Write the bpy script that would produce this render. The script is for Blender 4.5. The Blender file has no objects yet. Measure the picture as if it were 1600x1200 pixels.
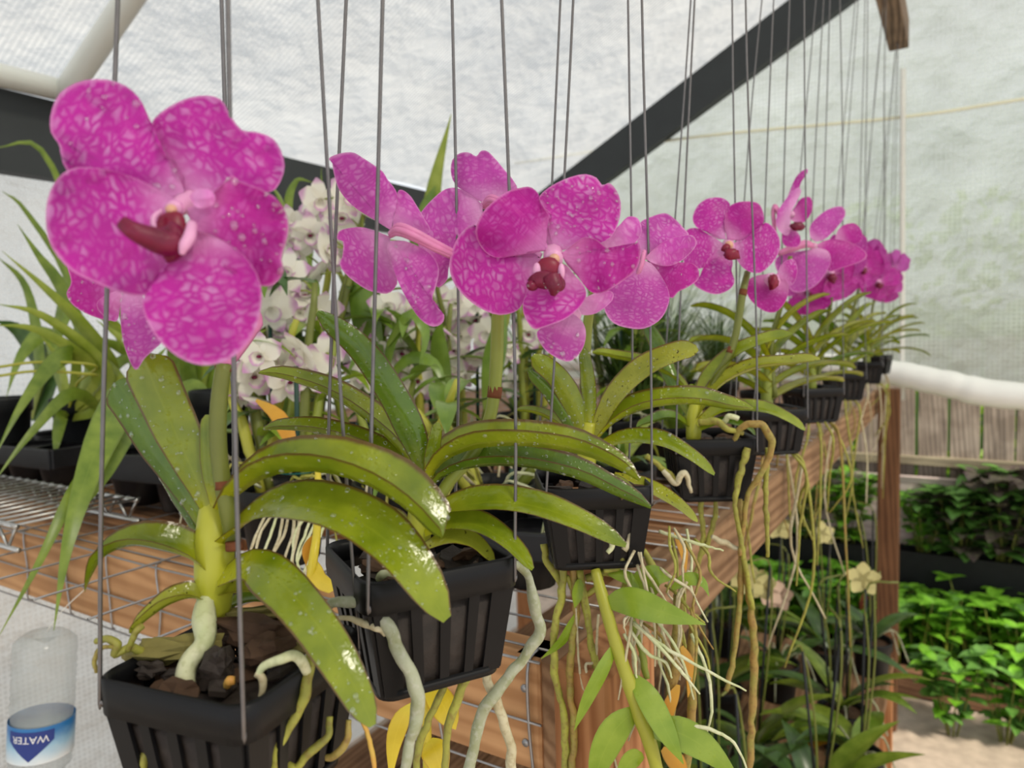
import bpy, math, random
from mathutils import Vector as V, Matrix, noise
rnd = random.Random(7)
S = bpy.context.scene
COL = S.collection
# ------------------------------------------------------------------ camera
FPX, CH, YAW, PITCH, ROLL = 1120., 1.5, 32., 4.09, 1.6
_y, _p, _r = map(math.radians, (YAW, PITCH, ROLL))
FW = V((-math.sin(_y) * math.cos(_p), math.cos(_y) * math.cos(_p), -math.sin(_p)))
_rt = V((math.cos(_y), math.sin(_y), 0)); _up = _rt.cross(FW)
RT = _rt * math.cos(_r) - _up * math.sin(_r)
UP = _up * math.cos(_r) + _rt * math.sin(_r)
CAM = V((0, 0, CH))
cd = bpy.data.cameras.new('camera'); cam = bpy.data.objects.new('camera', cd); COL.objects.link(cam)
cam.matrix_world = Matrix(((RT.x, UP.x, -FW.x, 0), (RT.y, UP.y, -FW.y, 0), (RT.z, UP.z, -FW.z, CH), (0, 0, 0, 1)))
cd.sensor_width = 36; cd.lens = 36 * FPX / 1600; cd.clip_start = .01; cd.clip_end = 200
cd.dof.use_dof = True; cd.dof.focus_distance = .42; cd.dof.aperture_fstop = 10
S.camera = cam
# ------------------------------------------------------------------ light
S.view_settings.view_transform = 'Standard'; S.view_settings.look = 'None'
S.view_settings.gamma = 1; S.view_settings.use_curve_mapping = False
S.view_settings.exposure = 0.30
W = bpy.data.worlds.new('sky'); S.world = W; W.use_nodes = True
wn = W.node_tree.nodes; bg = wn['Background']
tc = wn.new('ShaderNodeTexCoord'); nz = wn.new('ShaderNodeTexNoise'); nz.inputs['Scale'].default_value = 2.2; nz.inputs['Detail'].default_value = 5
rp = wn.new('ShaderNodeValToRGB'); rp.color_ramp.elements[0].position = .35; rp.color_ramp.elements[1].position = .7
rp.color_ramp.elements[0].color = (.74, .80, .87, 1); rp.color_ramp.elements[1].color = (1.0, .98, .94, 1)
W.node_tree.links.new(tc.outputs['Generated'], nz.inputs['Vector']); W.node_tree.links.new(nz.outputs['Fac'], rp.inputs['Fac'])
W.node_tree.links.new(rp.outputs['Color'], bg.inputs['Color']); bg.inputs['Strength'].default_value = 1.15
sd = bpy.data.lights.new('sun', 'SUN'); sd.energy = 4.2; sd.angle = math.radians(9); sd.color = (1, .90, .74)
sun = bpy.data.objects.new('sun', sd); COL.objects.link(sun)
sun.rotation_euler = V((-.70, .20, -.69)).to_track_quat('-Z', 'Y').to_euler()   # high, from the right of the camera

# ------------------------------------------------------------------ pixel helpers: a pixel is a direction; depth comes from the layout
def P(x, y, d): return CAM + (FW + RT * ((x - 800) / FPX) + UP * ((600 - y) / FPX)) * d
def on(x, y, axis, val):
    v = P(x, y, 1) - CAM
    return CAM + v * ((val - CAM[axis]) / v[axis])
def onz(x, y, z): return on(x, y, 2, z)
def ony(x, y, Y): return on(x, y, 1, Y)
def onx(x, y, X): return on(x, y, 0, X)
def depth_of(p): return (p - CAM).dot(FW)

# ------------------------------------------------------------------ material helpers
class NT:
    def __init__(s, name):
        s.m = bpy.data.materials.new(name); s.m.use_nodes = True; s.t = s.m.node_tree; s.n = s.t.nodes
        s.out = s.n['Material Output']; s.b = s.n['Principled BSDF']
    def new(s, t, **kw):
        q = s.n.new('ShaderNode' + t)
        for k, v in kw.items(): setattr(q, k, v)
        return q
    def l(s, a, b): s.t.links.new(a, b)
    def math(s, op, a, b=None, c=None):
        q = s.new('Math', operation=op)
        for i, v in enumerate((a, b, c)):
            if v is None: continue
            if isinstance(v, (int, float)): q.inputs[i].default_value = v
            else: s.l(v, q.inputs[i])
        return q.outputs[0]
    def ramp(s, f, stops):
        q = s.new('ValToRGB'); e = q.color_ramp.elements
        while len(e) < len(stops): e.new(.5)
        for el, (p, c) in zip(e, stops): el.position = p; el.color = tuple(c) + (1,)
        s.l(f, q.inputs[0]); return q.outputs[0]
    def mix(s, f, a, b, mode='MIX'):
        q = s.new('Mix', data_type='RGBA', blend_type=mode)
        for i, v in ((0, f), (6, a), (7, b)):
            if isinstance(v, (int, float)): q.inputs[i].default_value = v
            elif isinstance(v, tuple): q.inputs[i].default_value = tuple(v) + (1,)
            else: s.l(v, q.inputs[i])
        return q.outputs[2]
    def coord(s, kind='Object', scale=(1, 1, 1)):
        c = s.new('TexCoord'); mp = s.new('Mapping'); mp.inputs['Scale'].default_value = scale
        s.l(c.outputs[kind], mp.inputs[0]); return mp.outputs[0]
    def noise(s, vec, scale, detail=3, rough=.5):
        q = s.new('TexNoise'); q.inputs['Scale'].default_value = scale; q.inputs['Detail'].default_value = detail
        q.inputs['Roughness'].default_value = rough; s.l(vec, q.inputs['Vector']); return q.outputs['Fac']
    def bump(s, h, strength, dist=.002):
        q = s.new('Bump'); q.inputs['Strength'].default_value = strength; q.inputs['Distance'].default_value = dist
        s.l(h, q.inputs['Height']); s.l(q.outputs[0], s.b.inputs['Normal']); return q.outputs[0]
    def base(s, c):
        if isinstance(c, tuple): s.b.inputs['Base Color'].default_value = c + (1,)
        else: s.l(c, s.b.inputs['Base Color'])
    def rough(s, r, spec=.5):
        s.b.inputs['Roughness'].default_value = r; s.b.inputs['Specular IOR Level'].default_value = spec
    def translucent(s, col, fac):
        tr = s.new('BsdfTranslucent'); mx = s.new('MixShader'); mx.inputs[0].default_value = fac
        if isinstance(col, tuple): tr.inputs[0].default_value = col + (1,)
        else: s.l(col, tr.inputs[0])
        s.l(s.b.outputs[0], mx.inputs[1]); s.l(tr.outputs[0], mx.inputs[2]); s.l(mx.outputs[0], s.out.inputs[0])

def plain(name, col, rough=.5, spec=.5, metal=0, var=.25, scale=40, bump=0):
    m = NT(name); n = m.noise(m.coord(), scale, 4)
    c2 = tuple(x * (1 - var) for x in col)
    m.base(m.mix(n, c2, tuple(min(1, x * (1 + var)) for x in col))); m.rough(rough, spec); m.b.inputs['Metallic'].default_value = metal
    if bump: m.bump(n, bump)
    return m.m

def wood(name, dark, light, axis, rough=.75, grain=1., stain=.35):
    m = NT(name); sc = [38., 38., 38.]; sc[axis] = 2.2
    v = m.coord(scale=tuple(sc)); n = m.noise(v, 1.6 * grain, 6, .6)
    w = m.new('TexWave', wave_type='BANDS', bands_direction='DIAGONAL'); w.inputs['Scale'].default_value = .9 * grain
    w.inputs['Distortion'].default_value = 7; w.inputs['Detail'].default_value = 3; m.l(v, w.inputs['Vector'])
    f = m.math('ADD', m.math('MULTIPLY', n, .6), m.math('MULTIPLY', w.outputs['Fac'], .4))
    c = m.ramp(f, [(.25, dark), (.7, light)])
    st = m.ramp(m.noise(m.coord(), 9, 4), [(.42, (.45, .42, .4)), (.62, (1, 1, 1))])
    m.base(m.mix(stain, c, m.mix(1., c, st, 'MULTIPLY'))); m.rough(rough, .3); m.bump(f, .35, .001)
    return m.m

def leafmat(name, deep, light, yellow, edge=(.10, .03, .02), rough=.17, trans=.22, wet=.5, spots=0.):
    m = NT(name); uv = m.new('UVMap'); sep = m.new('SeparateXYZ'); m.l(uv.outputs[0], sep.inputs[0])
    u, v = sep.outputs[0], sep.outputs[1]
    ob = m.coord(); n = m.noise(ob, 45, 4); n2 = m.noise(ob, 260, 3)
    c = m.mix(m.ramp(n, [(.3, (0, 0, 0)), (.7, (1, 1, 1))]), deep, light)
    ca = m.math('ABSOLUTE', v)
    c = m.mix(m.ramp(u, [(0., (1, 1, 1)), (.28, (0, 0, 0))]), c, yellow)                # yellower at the base, as the leaf itself is
    rib = m.ramp(ca, [(.0, (1, 1, 1)), (.07, (0, 0, 0))]); c = m.mix(m.math('MULTIPLY', rib, .35), c, light)
    c = m.mix(m.math('MULTIPLY', m.ramp(m.math('ADD', ca, m.math('MULTIPLY', n2, .06)), [(.90, (0, 0, 0)), (.975, (1, 1, 1))]), .85), c, edge)
    if spots:
        sp = m.ramp(m.noise(ob, 320, 2), [(.66, (0, 0, 0)), (.70, (1, 1, 1))]); c = m.mix(m.math('MULTIPLY', sp, spots), c, (.03, .02, .005))
    m.base(c); m.rough(rough, .55)
    if wet:
        vo = m.new('TexVoronoi', feature='SMOOTH_F1'); vo.inputs['Scale'].default_value = 420; m.l(ob, vo.inputs['Vector'])
        bead = m.ramp(vo.outputs['Distance'], [(.12, (1, 1, 1)), (.36, (0, 0, 0))])
        m.bump(m.math('ADD', m.math('MULTIPLY', m.noise(ob, 260, 2), .6), m.math('MULTIPLY', bead, m.ramp(m.noise(ob, 90, 2), [(.5, (0, 0, 0)), (.62, (.8, .8, .8))]))), wet, .0008)
    m.translucent(m.mix(.4, c, light), trans)
    return m.m

def petalmat(name, net, spot, throat, scale=285., pale=0., lo=.06, hi=.33):
    m = NT(name); uv = m.new('UVMap'); sep = m.new('SeparateXYZ'); m.l(uv.outputs[0], sep.inputs[0])
    mp = m.new('Mapping'); mp.inputs['Scale'].default_value = (1.25, .80, 1); m.l(uv.outputs[0], mp.inputs[0])
    nz_ = m.new('TexNoise'); nz_.inputs['Scale'].default_value = 120; m.l(mp.outputs[0], nz_.inputs['Vector'])
    add = m.new('VectorMath', operation='MULTIPLY_ADD')
    m.l(nz_.outputs['Color'], add.inputs[0]); add.inputs[1].default_value = (.007, .007, 0); m.l(mp.outputs[0], add.inputs[2])
    vo = m.new('TexVoronoi', feature='DISTANCE_TO_EDGE'); vo.inputs['Scale'].default_value = scale; vo.inputs['Randomness'].default_value = .85; m.l(add.outputs[0], vo.inputs['Vector'])
    cell = m.ramp(vo.outputs['Distance'], [(lo, (0, 0, 0)), (hi, (1, 1, 1))])
    nn = m.noise(mp.outputs[0], 70, 3)
    amt = m.math('MULTIPLY', cell, m.ramp(nn, [(.28, (.15, .15, .15)), (.70, (1., 1., 1.))]))
    tone = m.ramp(m.noise(mp.outputs[0], 38, 2), [(.3, (.72, .72, .72)), (.7, (1., 1., 1.))])
    c = m.mix(1., m.mix(amt, net, spot), tone, 'MULTIPLY')
    c = m.mix(m.math('MULTIPLY', m.ramp(sep.outputs[0], [(.001, (1, 1, 1)), (.013, (0, 0, 0))]), .7), c, throat)   # pale towards the claw
    if pale: c = m.mix(pale, c, spot)
    at = m.new('Attribute', attribute_name='rim')
    c = m.mix(m.math('MULTIPLY', m.ramp(at.outputs['Fac'], [(.965, (0, 0, 0)), (.99, (1, 1, 1))]), .4), c, throat)      # pale edge painted in for backlight glowing through the thin margin
    m.base(c); m.rough(.40, .35); m.b.inputs['Sheen Weight'].default_value = .1
    ve = m.new('Mapping'); ve.inputs['Scale'].default_value = (60, 900, 1); m.l(uv.outputs[0], ve.inputs[0])
    m.bump(m.math('ADD', m.noise(ve.outputs[0], 1., 3), m.math('MULTIPLY', m.noise(mp.outputs[0], 500, 2), .7)), .5, .0006)
    m.translucent(m.mix(.25, c, spot), .36)
    return m.m

def film(name, axes, pitch, dirt=.5, grid=(1, 1), trans=.22, tint=(.86, .88, .86), gap=.80):
    m = NT(name); ge = m.new('NewGeometry'); sep = m.new('SeparateXYZ'); m.l(ge.outputs['Position'], sep.inputs[0])
    lines = None
    for a, on_ in zip(axes, grid):
        if not on_: continue
        s_ = m.math('SINE', m.math('MULTIPLY', sep.outputs[a], 2 * math.pi / pitch))
        q = m.ramp(m.math('MULTIPLY_ADD', s_, .5, .5), [(.45, (0, 0, 0)), (.8, (1, 1, 1))])
        lines = q if lines is None else m.math('MAXIMUM', lines, q)
    pos = m.new('Mapping'); m.l(ge.outputs['Position'], pos.inputs[0])
    d1 = m.noise(pos.outputs[0], 2.2, 5); d2 = m.noise(pos.outputs[0], 9, 4)
    sky_patch_f = m.ramp(m.math('ADD', m.math('MULTIPLY', d1, .6), m.math('MULTIPLY', d2, .4)), [(.35, (0, 0, 0)), (.68, (1, 1, 1))])  # patchy sky brightness behind the film, painted into its colour and transparency
    col = m.mix(m.math('MULTIPLY', sky_patch_f, dirt), tint, tuple(c * .62 for c in tint))
    col = m.mix(m.math('MULTIPLY', lines, .85), tuple(c * gap for c in tint), col)
    tl = m.new('BsdfTranslucent'); m.l(col, tl.inputs[0]); df = m.new('BsdfDiffuse'); m.l(col, df.inputs[0])
    bp = m.new('Bump'); bp.inputs['Strength'].default_value = .9; bp.inputs['Distance'].default_value = .05; m.l(d2, bp.inputs['Height'])
    m.l(bp.outputs[0], tl.inputs['Normal']); m.l(bp.outputs[0], df.inputs['Normal'])
    tp = m.new('BsdfTransparent'); tp.inputs[0].default_value = (.95, .97, .95, 1)
    a1 = m.new('MixShader'); a1.inputs[0].default_value = .22; m.l(tl.outputs[0], a1.inputs[1]); m.l(df.outputs[0], a1.inputs[2])
    a2 = m.new('MixShader'); m.l(m.math('MULTIPLY_ADD', sky_patch_f, -.08, m.math('MULTIPLY_ADD', lines, -.10, trans + .06)), a2.inputs[0]); m.l(a1.outputs[0], a2.inputs[1]); m.l(tp.outputs[0], a2.inputs[2])
    m.l(a2.outputs[0], m.out.inputs[0])
    return m.m

M = {}
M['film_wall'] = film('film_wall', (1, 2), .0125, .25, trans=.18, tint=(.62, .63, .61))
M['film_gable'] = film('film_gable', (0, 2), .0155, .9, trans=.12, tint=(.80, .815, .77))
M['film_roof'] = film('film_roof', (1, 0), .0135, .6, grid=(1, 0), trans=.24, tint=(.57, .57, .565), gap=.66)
M['film_roll'] = plain('film_roll', (.82, .83, .80), .35, .5, var=.06, scale=14, bump=.2)
M['dark_beam'] = plain('dark_beam', (.035, .04, .042), .6, .3, var=.2, scale=12)
M['pvc'] = plain('pvc', (.66, .68, .64), .35, .5, var=.07, scale=9)
M['tape'] = plain('tape', (.72, .70, .52), .6, var=.1)
M['strut'] = plain('strut', (.62, .62, .58), .6, var=.1)
M['ground'] = plain('ground', (.46, .38, .31), .9, .2, var=.4, scale=22, bump=.4)
M['soil'] = plain('soil', (.06, .04, .028), .95, .1, var=.5, scale=70, bump=.6)
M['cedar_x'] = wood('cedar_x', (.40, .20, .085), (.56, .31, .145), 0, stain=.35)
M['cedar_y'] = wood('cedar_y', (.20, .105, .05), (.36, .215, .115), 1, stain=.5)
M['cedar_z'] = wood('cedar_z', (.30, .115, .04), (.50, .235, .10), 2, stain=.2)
M['slat'] = wood('slat', (.25, .11, .045), (.45, .23, .11), 0, stain=.4)
M['post'] = wood('post', (.10, .042, .018), (.19, .09, .04), 2, stain=.3)
M['beam'] = wood('beam', (.10, .065, .04), (.27, .19, .13), 1, stain=.5)
M['fence'] = wood('fence', (.24, .20, .17), (.48, .40, .34), 2, stain=.6)
M['fence_rail'] = wood('fence_rail', (.22, .19, .13), (.42, .37, .26), 0, stain=.5)
M['panel'] = wood('panel', (.56, .45, .42), (.74, .63, .60), 0, grain=.5, stain=.3)
M['bedboard'] = wood('bedboard', (.16, .08, .045), (.33, .18, .10), 0, stain=.5)
M['wire'] = plain('wire', (.17, .16, .16), .38, .5, metal=.75, var=.25, scale=160)
M['galv'] = plain('galv', (.35, .35, .36), .4, .5, metal=.8, var=.2, scale=120)
M['chrome'] = plain('chrome', (.42, .42, .41), .32, .5, metal=.9, var=.1)
M['black'] = plain('black_plastic', (.006, .006, .007), .42, .22, var=.3, scale=60)
M['black2'] = plain('nursery_black', (.008, .009, .010), .5, .25, var=.4, scale=30)
M['tray'] = plain('tray_black', (.012, .012, .014), .45, .35, var=.5, scale=50)
M['bark'] = plain('bark', (.075, .042, .025), .85, .25, var=.6, scale=90, bump=.8)
M['bark_moss'] = plain('bark_moss', (.22, .19, .06), .85, .25, var=.55, scale=80, bump=.8)
M['bark_dark'] = plain('bark_dark', (.03, .022, .018), .7, .4, var=.6, scale=120, bump=.8)
def rootmat(name, a, b, c):
    m = NT(name); o_ = m.coord(); n1, n2 = m.noise(o_, 75, 4), m.noise(o_, 330, 3)
    col = m.mix(m.ramp(n1, [(.38, (0, 0, 0)), (.62, (1, 1, 1))]), a, b); col = m.mix(m.math('MULTIPLY', m.ramp(n2, [(.5, (0, 0, 0)), (.68, (1, 1, 1))]), .55), col, c)
    m.base(col); m.rough(.5, .35); m.bump(n2, .5, .0006); return m.m
M['root'] = rootmat('root_green', (.36, .36, .06), (.26, .25, .05), (.20, .12, .04))
M['root_white'] = rootmat('root_white', (.66, .66, .44), (.52, .56, .30), (.40, .42, .20))
M['root_brown'] = rootmat('root_brown', (.34, .22, .06), (.30, .27, .06), (.16, .08, .03))
M['root_pale'] = rootmat('root_pale', (.60, .55, .38), (.48, .42, .26), (.34, .26, .14))
M['root_tip'] = rootmat('root_tip', (.62, .28, .06), (.60, .40, .08), (.5, .2, .06))
M['root_grey'] = rootmat('root_grey', (.40, .42, .30), (.28, .30, .16), (.50, .50, .42))
M['stalk'] = plain('stalk', (.145, .165, .03), .4, .4, var=.25, scale=60)
M['stalk_l'] = plain('stalk_light', (.22, .26, .035), .4, .4, var=.25, scale=60)
M['ring'] = plain('node_ring', (.15, .05, .02), .7, .2, var=.4, scale=200)
M['sheath'] = plain('sheath', (.42, .43, .035), .35, .45, var=.2, scale=50)
M['cane'] = plain('cane', (.36, .36, .04), .4, .4, var=.2, scale=40)
M['leaf'] = leafmat('vanda_leaf', (.115, .175, .005), (.28, .34, .018), (.44, .44, .015))
M['leaf_d'] = leafmat('vanda_leaf_deep', (.055, .125, .006), (.14, .24, .02), (.30, .36, .02))
M['leaf_y'] = leafmat('vanda_leaf_olive', (.22, .25, .015), (.36, .38, .04), (.40, .40, .03), spots=.9)
M['strap'] = leafmat('strap_leaf', (.11, .19, .012), (.24, .33, .04), (.34, .38, .05), edge=(.14, .2, .03), rough=.35, wet=0)
M['strap_l'] = leafmat('strap_leaf_light', (.20, .28, .015), (.36, .42, .06), (.40, .42, .06), edge=(.2, .25, .03), rough=.35, wet=0)
M['oval'] = leafmat('oval_leaf', (.10, .19, .015), (.20, .31, .04), (.22, .3, .04), edge=(.14, .22, .03), rough=.3, wet=.1)
M['oval_d'] = leafmat('oval_leaf_deep', (.035, .085, .018), (.08, .16, .04), (.09, .17, .04), edge=(.05, .1, .03), rough=.3, wet=0)
M['cane_leaf'] = leafmat('cane_leaf', (.17, .28, .012), (.29, .40, .04), (.26, .37, .03), edge=(.2, .3, .03), rough=.25, wet=.25)
M['grass'] = leafmat('grass_leaf', (.03, .075, .015), (.08, .15, .03), (.08, .14, .03), edge=(.05, .09, .02), rough=.4, wet=0)
M['mint'] = leafmat('mint_leaf', (.12, .36, .012), (.27, .58, .05), (.15, .36, .02), edge=(.12, .3, .02), rough=.45, wet=0)
M['mint_d'] = leafmat('herb_leaf', (.07, .20, .03), (.17, .36, .07), (.1, .22, .05), edge=(.06, .16, .03), rough=.5, wet=0)
M['plum'] = leafmat('plum_leaf', (.09, .055, .075), (.20, .19, .12), (.1, .1, .06), edge=(.08, .04, .06), rough=.45, wet=0)
M['yellow'] = leafmat('yellow_leaf', (.62, .46, .015), (.80, .62, .05), (.7, .6, .04), edge=(.5, .3, .02), rough=.35, wet=.2)
M['orange'] = leafmat('orange_leaf', (.55, .24, .015), (.66, .34, .03), (.6, .34, .03), edge=(.4, .18, .02), rough=.4, wet=0)
M['rust'] = leafmat('rust_leaf', (.22, .04, .015), (.34, .08, .03), (.3, .07, .02), edge=(.2, .04, .02), rough=.5, wet=0)
M['hedge'] = leafmat('hedge_leaf', (.20, .42, .01), (.42, .66, .03), (.3, .5, .02), edge=(.3, .5, .02), rough=.5, wet=0, trans=.4)
M['petal'] = petalmat('vanda_petal', (.60, .006, .40), (.78, .30, .70), (.86, .46, .76))
M['petal_d'] = petalmat('vanda_petal_deep', (.52, .003, .32), (.64, .10, .50), (.80, .36, .66))
M['petal_b'] = petalmat('vanda_petal_back', (.58, .03, .44), (.78, .28, .68), (.86, .48, .76), scale=330, pale=.08)
M['petal_l'] = petalmat('vanda_petal_light', (.66, .03, .50), (.86, .34, .76), (.90, .52, .80), scale=300, pale=.12)
M['lip'] = plain('lip_crimson', (.15, .001, .03), .4, .4, var=.6, scale=160, bump=.6)
M['lip_red'] = plain('lip_red', (.20, .002, .028), .4, .4, var=.4, scale=200)
M['column'] = plain('column_pink', (.72, .34, .56), .4, .4, var=.12, scale=150)
M['anther'] = plain('anther_cap', (.66, .36, .24), .4, .4, var=.2, scale=300)
M['pedicel'] = plain('pedicel_pink', (.62, .20, .40), .45, .4, var=.25, scale=120)
M['white'] = plain('dend_white', (.82, .80, .72), .6, .3, var=.06)
M['maroon'] = plain('dend_throat', (.16, .008, .05), .5, .3, var=.3)
M['tie'] = plain('teal_tie', (.005, .10, .08), .5, .4, var=.2)
M['stakeg'] = plain('green_stake', (.01, .045, .03), .5, .4, var=.2)
M['stakeb'] = plain('black_stake', (.012, .014, .016), .5, .4, var=.2)
M['tagw'] = plain('plant_tag', (.74, .74, .70), .5, .3, var=.05)
M['phal'] = plain('pale_yellow_petal', (.62, .56, .25), .6, .3, var=.15)
M['pinkish'] = plain('dried_petal', (.56, .40, .30), .7, .2, var=.2)
M['ivory'] = plain('terracotta', (.5, .28, .16), .7, .2, var=.2)
# white petals with purple tips
m_ = NT('dend_petal'); uv_ = m_.new('UVMap'); sp_ = m_.new('SeparateXYZ'); m_.l(uv_.outputs[0], sp_.inputs[0])
c_ = m_.mix(m_.math('MULTIPLY', m_.ramp(m_.math('ADD', sp_.outputs[0], m_.math('MULTIPLY', m_.noise(m_.coord(), 60), .25)), [(.82, (0, 0, 0)), (1.02, (1, 1, 1))]), .8), (.86, .84, .75), (.52, .12, .50))
m_.base(c_); m_.rough(.55, .3); m_.translucent((.85, .83, .72), .3); M['dend'] = m_.m
m_ = NT('water'); m_.base((.95, .97, .97)); m_.rough(.03, .9); tp_ = m_.new('BsdfTransparent'); tp_.inputs[0].default_value = (.97, .98, .97, 1); mx_ = m_.new('MixShader'); mx_.inputs[0].default_value = .13
m_.b.inputs['Metallic'].default_value = 1.; m_.l(tp_.outputs[0], mx_.inputs[1]); m_.l(m_.b.outputs[0], mx_.inputs[2]); m_.l(mx_.outputs[0], m_.out.inputs[0]); M['water'] = m_.m
m_ = NT('pet'); tp_ = m_.new('BsdfTransparent'); tp_.inputs[0].default_value = (.93, .95, .95, 1); mx_ = m_.new('MixShader')
m_.base(m_.mix(m_.noise(m_.coord(), 30, 3), (.42, .44, .44), (.72, .74, .74))); m_.rough(.12, .8)
mx_.inputs[0].default_value = .30; m_.l(tp_.outputs[0], mx_.inputs[1]); m_.l(m_.b.outputs[0], mx_.inputs[2]); m_.l(mx_.outputs[0], m_.out.inputs[0]); M['pet'] = m_.m
m_ = NT('bottle_label'); M['blabel'] = m_.m
uv_ = m_.new('UVMap'); sp_ = m_.new('SeparateXYZ'); m_.l(uv_.outputs[0], sp_.inputs[0])
m_.base(m_.ramp(m_.math('ADD', sp_.outputs[1], m_.math('MULTIPLY', m_.noise(m_.coord(), 70), .3)), [(.12, (.70, .74, .76)), (.6, (.30, .50, .66)), (1.05, (.02, .16, .42))])); m_.rough(.35)
M['navy'] = plain('label_navy', (.008, .03, .20), .35, .5, var=.15)
M['print'] = plain('label_print', (.75, .76, .78), .5, .3, var=.03)

# ------------------------------------------------------------------ object helpers
ORG = {}
def tag(o, label, cat, group=None, kind=None):
    if label: o['label'] = label
    if cat: o['category'] = cat
    if group: o['group'] = group
    if kind: o['kind'] = kind
    return o
def thing(name, loc, label, cat, group=None):
    o = bpy.data.objects.new(name, None); o.empty_display_size = .02; COL.objects.link(o)
    o.location = loc; ORG[o.name] = V(loc); return tag(o, label, cat, group)
def obj(name, vs, fs, mat, parent=None, uv=None, smooth=True, mats=None):
    org = ORG[parent.name] if parent else V((0, 0, 0))
    me = bpy.data.meshes.new(name); me.from_pydata([tuple(V(v) - org) for v in vs], [], fs)
    if uv:
        ul = me.uv_layers.new(name='UVMap')
        idx = [0] * len(me.loops); me.loops.foreach_get('vertex_index', idx)
        flat = [0.] * (2 * len(idx))
        for i, k in enumerate(idx): flat[2 * i], flat[2 * i + 1] = uv[k]
        ul.data.foreach_set('uv', flat)
    if smooth: me.polygons.foreach_set('use_smooth', [True] * len(me.polygons))
    me.materials.append(M[mat] if isinstance(mat, str) else mat); me.update()
    o = bpy.data.objects.new(name, me); COL.objects.link(o)
    if parent: o.parent = parent; ORG[o.name] = org
    return o
def struct(name, vs, fs, mat, smooth=False):
    o = obj(name, vs, fs, mat, None, smooth=smooth); o['kind'] = 'structure'; return o
def box(a, b, bev=0.):
    x0, y0, z0 = (min(a[i], b[i]) for i in range(3)); x1, y1, z1 = (max(a[i], b[i]) for i in range(3))
    if bev <= 0:
        vs = [(x, y, z) for z in (z0, z1) for y in (y0, y1) for x in (x0, x1)]
        return vs, [(0, 2, 3, 1), (4, 5, 7, 6), (0, 1, 5, 4), (2, 6, 7, 3), (0, 4, 6, 2), (1, 3, 7, 5)]
    import bmesh
    bm = bmesh.new(); bmesh.ops.create_cube(bm, size=1)
    for v in bm.verts: v.co = V(((x0 + x1) / 2 + v.co.x * (x1 - x0), (y0 + y1) / 2 + v.co.y * (y1 - y0), (z0 + z1) / 2 + v.co.z * (z1 - z0)))
    bmesh.ops.bevel(bm, geom=list(bm.edges), offset=bev, segments=1, affect='EDGES')
    bm.verts.index_update(); r = [tuple(v.co) for v in bm.verts], [tuple(v.index for v in f.verts) for f in bm.faces]; bm.free(); return r
def spline(pts, n):
    pts = [V(p) for p in pts]
    if len(pts) == 2: return [pts[0].lerp(pts[1], i / (n - 1)) for i in range(n)]
    q = [pts[0] * 2 - pts[1]] + pts + [pts[-1] * 2 - pts[-2]]; out = []; m = len(pts) - 1
    for i in range(n):
        s = i / (n - 1) * m; k = min(int(s), m - 1); t = s - k; a, b, c, d = q[k:k + 4]
        out.append(.5 * ((2 * b) + (c - a) * t + (2 * a - 5 * b + 4 * c - d) * t * t + (3 * b - a - 3 * c + d) * t ** 3))
    return out
def lerpl(vals, t):
    if not isinstance(vals, (list, tuple)): return vals
    s = t * (len(vals) - 1); k = min(int(s), len(vals) - 2); f = s - k
    return vals[k] * (1 - f) + vals[k + 1] * f
def tube(pts, r, seg=6, n=None, cap=True, wob=0., flat=1.):
    n = n or max(3, len(pts) * 4); c = spline(pts, n); vs, fs = [], []
    if wob >= .2:
        r0 = lerpl(r, .5); c = [q + noise.noise_vector(q * (.35 / r0)) * r0 * .55 * min(1, i / 3) for i, q in enumerate(c)]
    T = [(c[min(i + 1, n - 1)] - c[max(i - 1, 0)]).normalized() for i in range(n)]
    u = T[0].orthogonal().normalized()
    for i in range(n):
        u = (u - T[i] * u.dot(T[i])).normalized(); w = T[i].cross(u); rr = lerpl(r, i / (n - 1))
        if wob: rr *= 1 + wob * noise.noise(c[i] * 90)
        for k in range(seg):
            a = 2 * math.pi * k / seg; vs.append(c[i] + u * (math.cos(a) * rr) + w * (math.sin(a) * rr * flat))
    for i in range(n - 1):
        for k in range(seg):
            a, b = i * seg + k, i * seg + (k + 1) % seg; fs.append((a, b, b + seg, a + seg))
    if cap: fs.append(tuple(range(seg - 1, -1, -1))); fs.append(tuple(range((n - 1) * seg, n * seg)))
    return vs, fs
def join(*gs):
    vs, fs = [], []
    for v, f in gs:
        k = len(vs); vs += list(v); fs += [tuple(i + k for i in q) for q in f]
    return vs, fs
def blob(c, rx, ry, rz, seg=10, rings=6, rough=0., rot=None, seed=0.):
    c = V(c); vs, fs = [], []; R3 = rot or Matrix.Identity(3)
    def pt(th, ph):
        d = V((math.sin(th) * math.cos(ph), math.sin(th) * math.sin(ph), math.cos(th)))
        k = 1 + rough * noise.noise(d * 1.7 + V((seed, seed * 2, 3)))
        return c + R3 @ V((d.x * rx * k, d.y * ry * k, d.z * rz * k))
    vs.append(pt(0, 0))
    for i in range(1, rings):
        for k in range(seg): vs.append(pt(math.pi * i / rings, 2 * math.pi * k / seg))
    vs.append(pt(math.pi, 0))
    for k in range(seg): fs.append((0, 1 + k, 1 + (k + 1) % seg))
    for i in range(rings - 2):
        for k in range(seg):
            a, b = 1 + i * seg + k, 1 + i * seg + (k + 1) % seg; fs.append((a, a + seg, b + seg, b))
    b0 = 1 + (rings - 2) * seg; e = len(vs) - 1
    for k in range(seg): fs.append((b0 + k, e, b0 + (k + 1) % seg))
    return vs, fs
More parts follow.
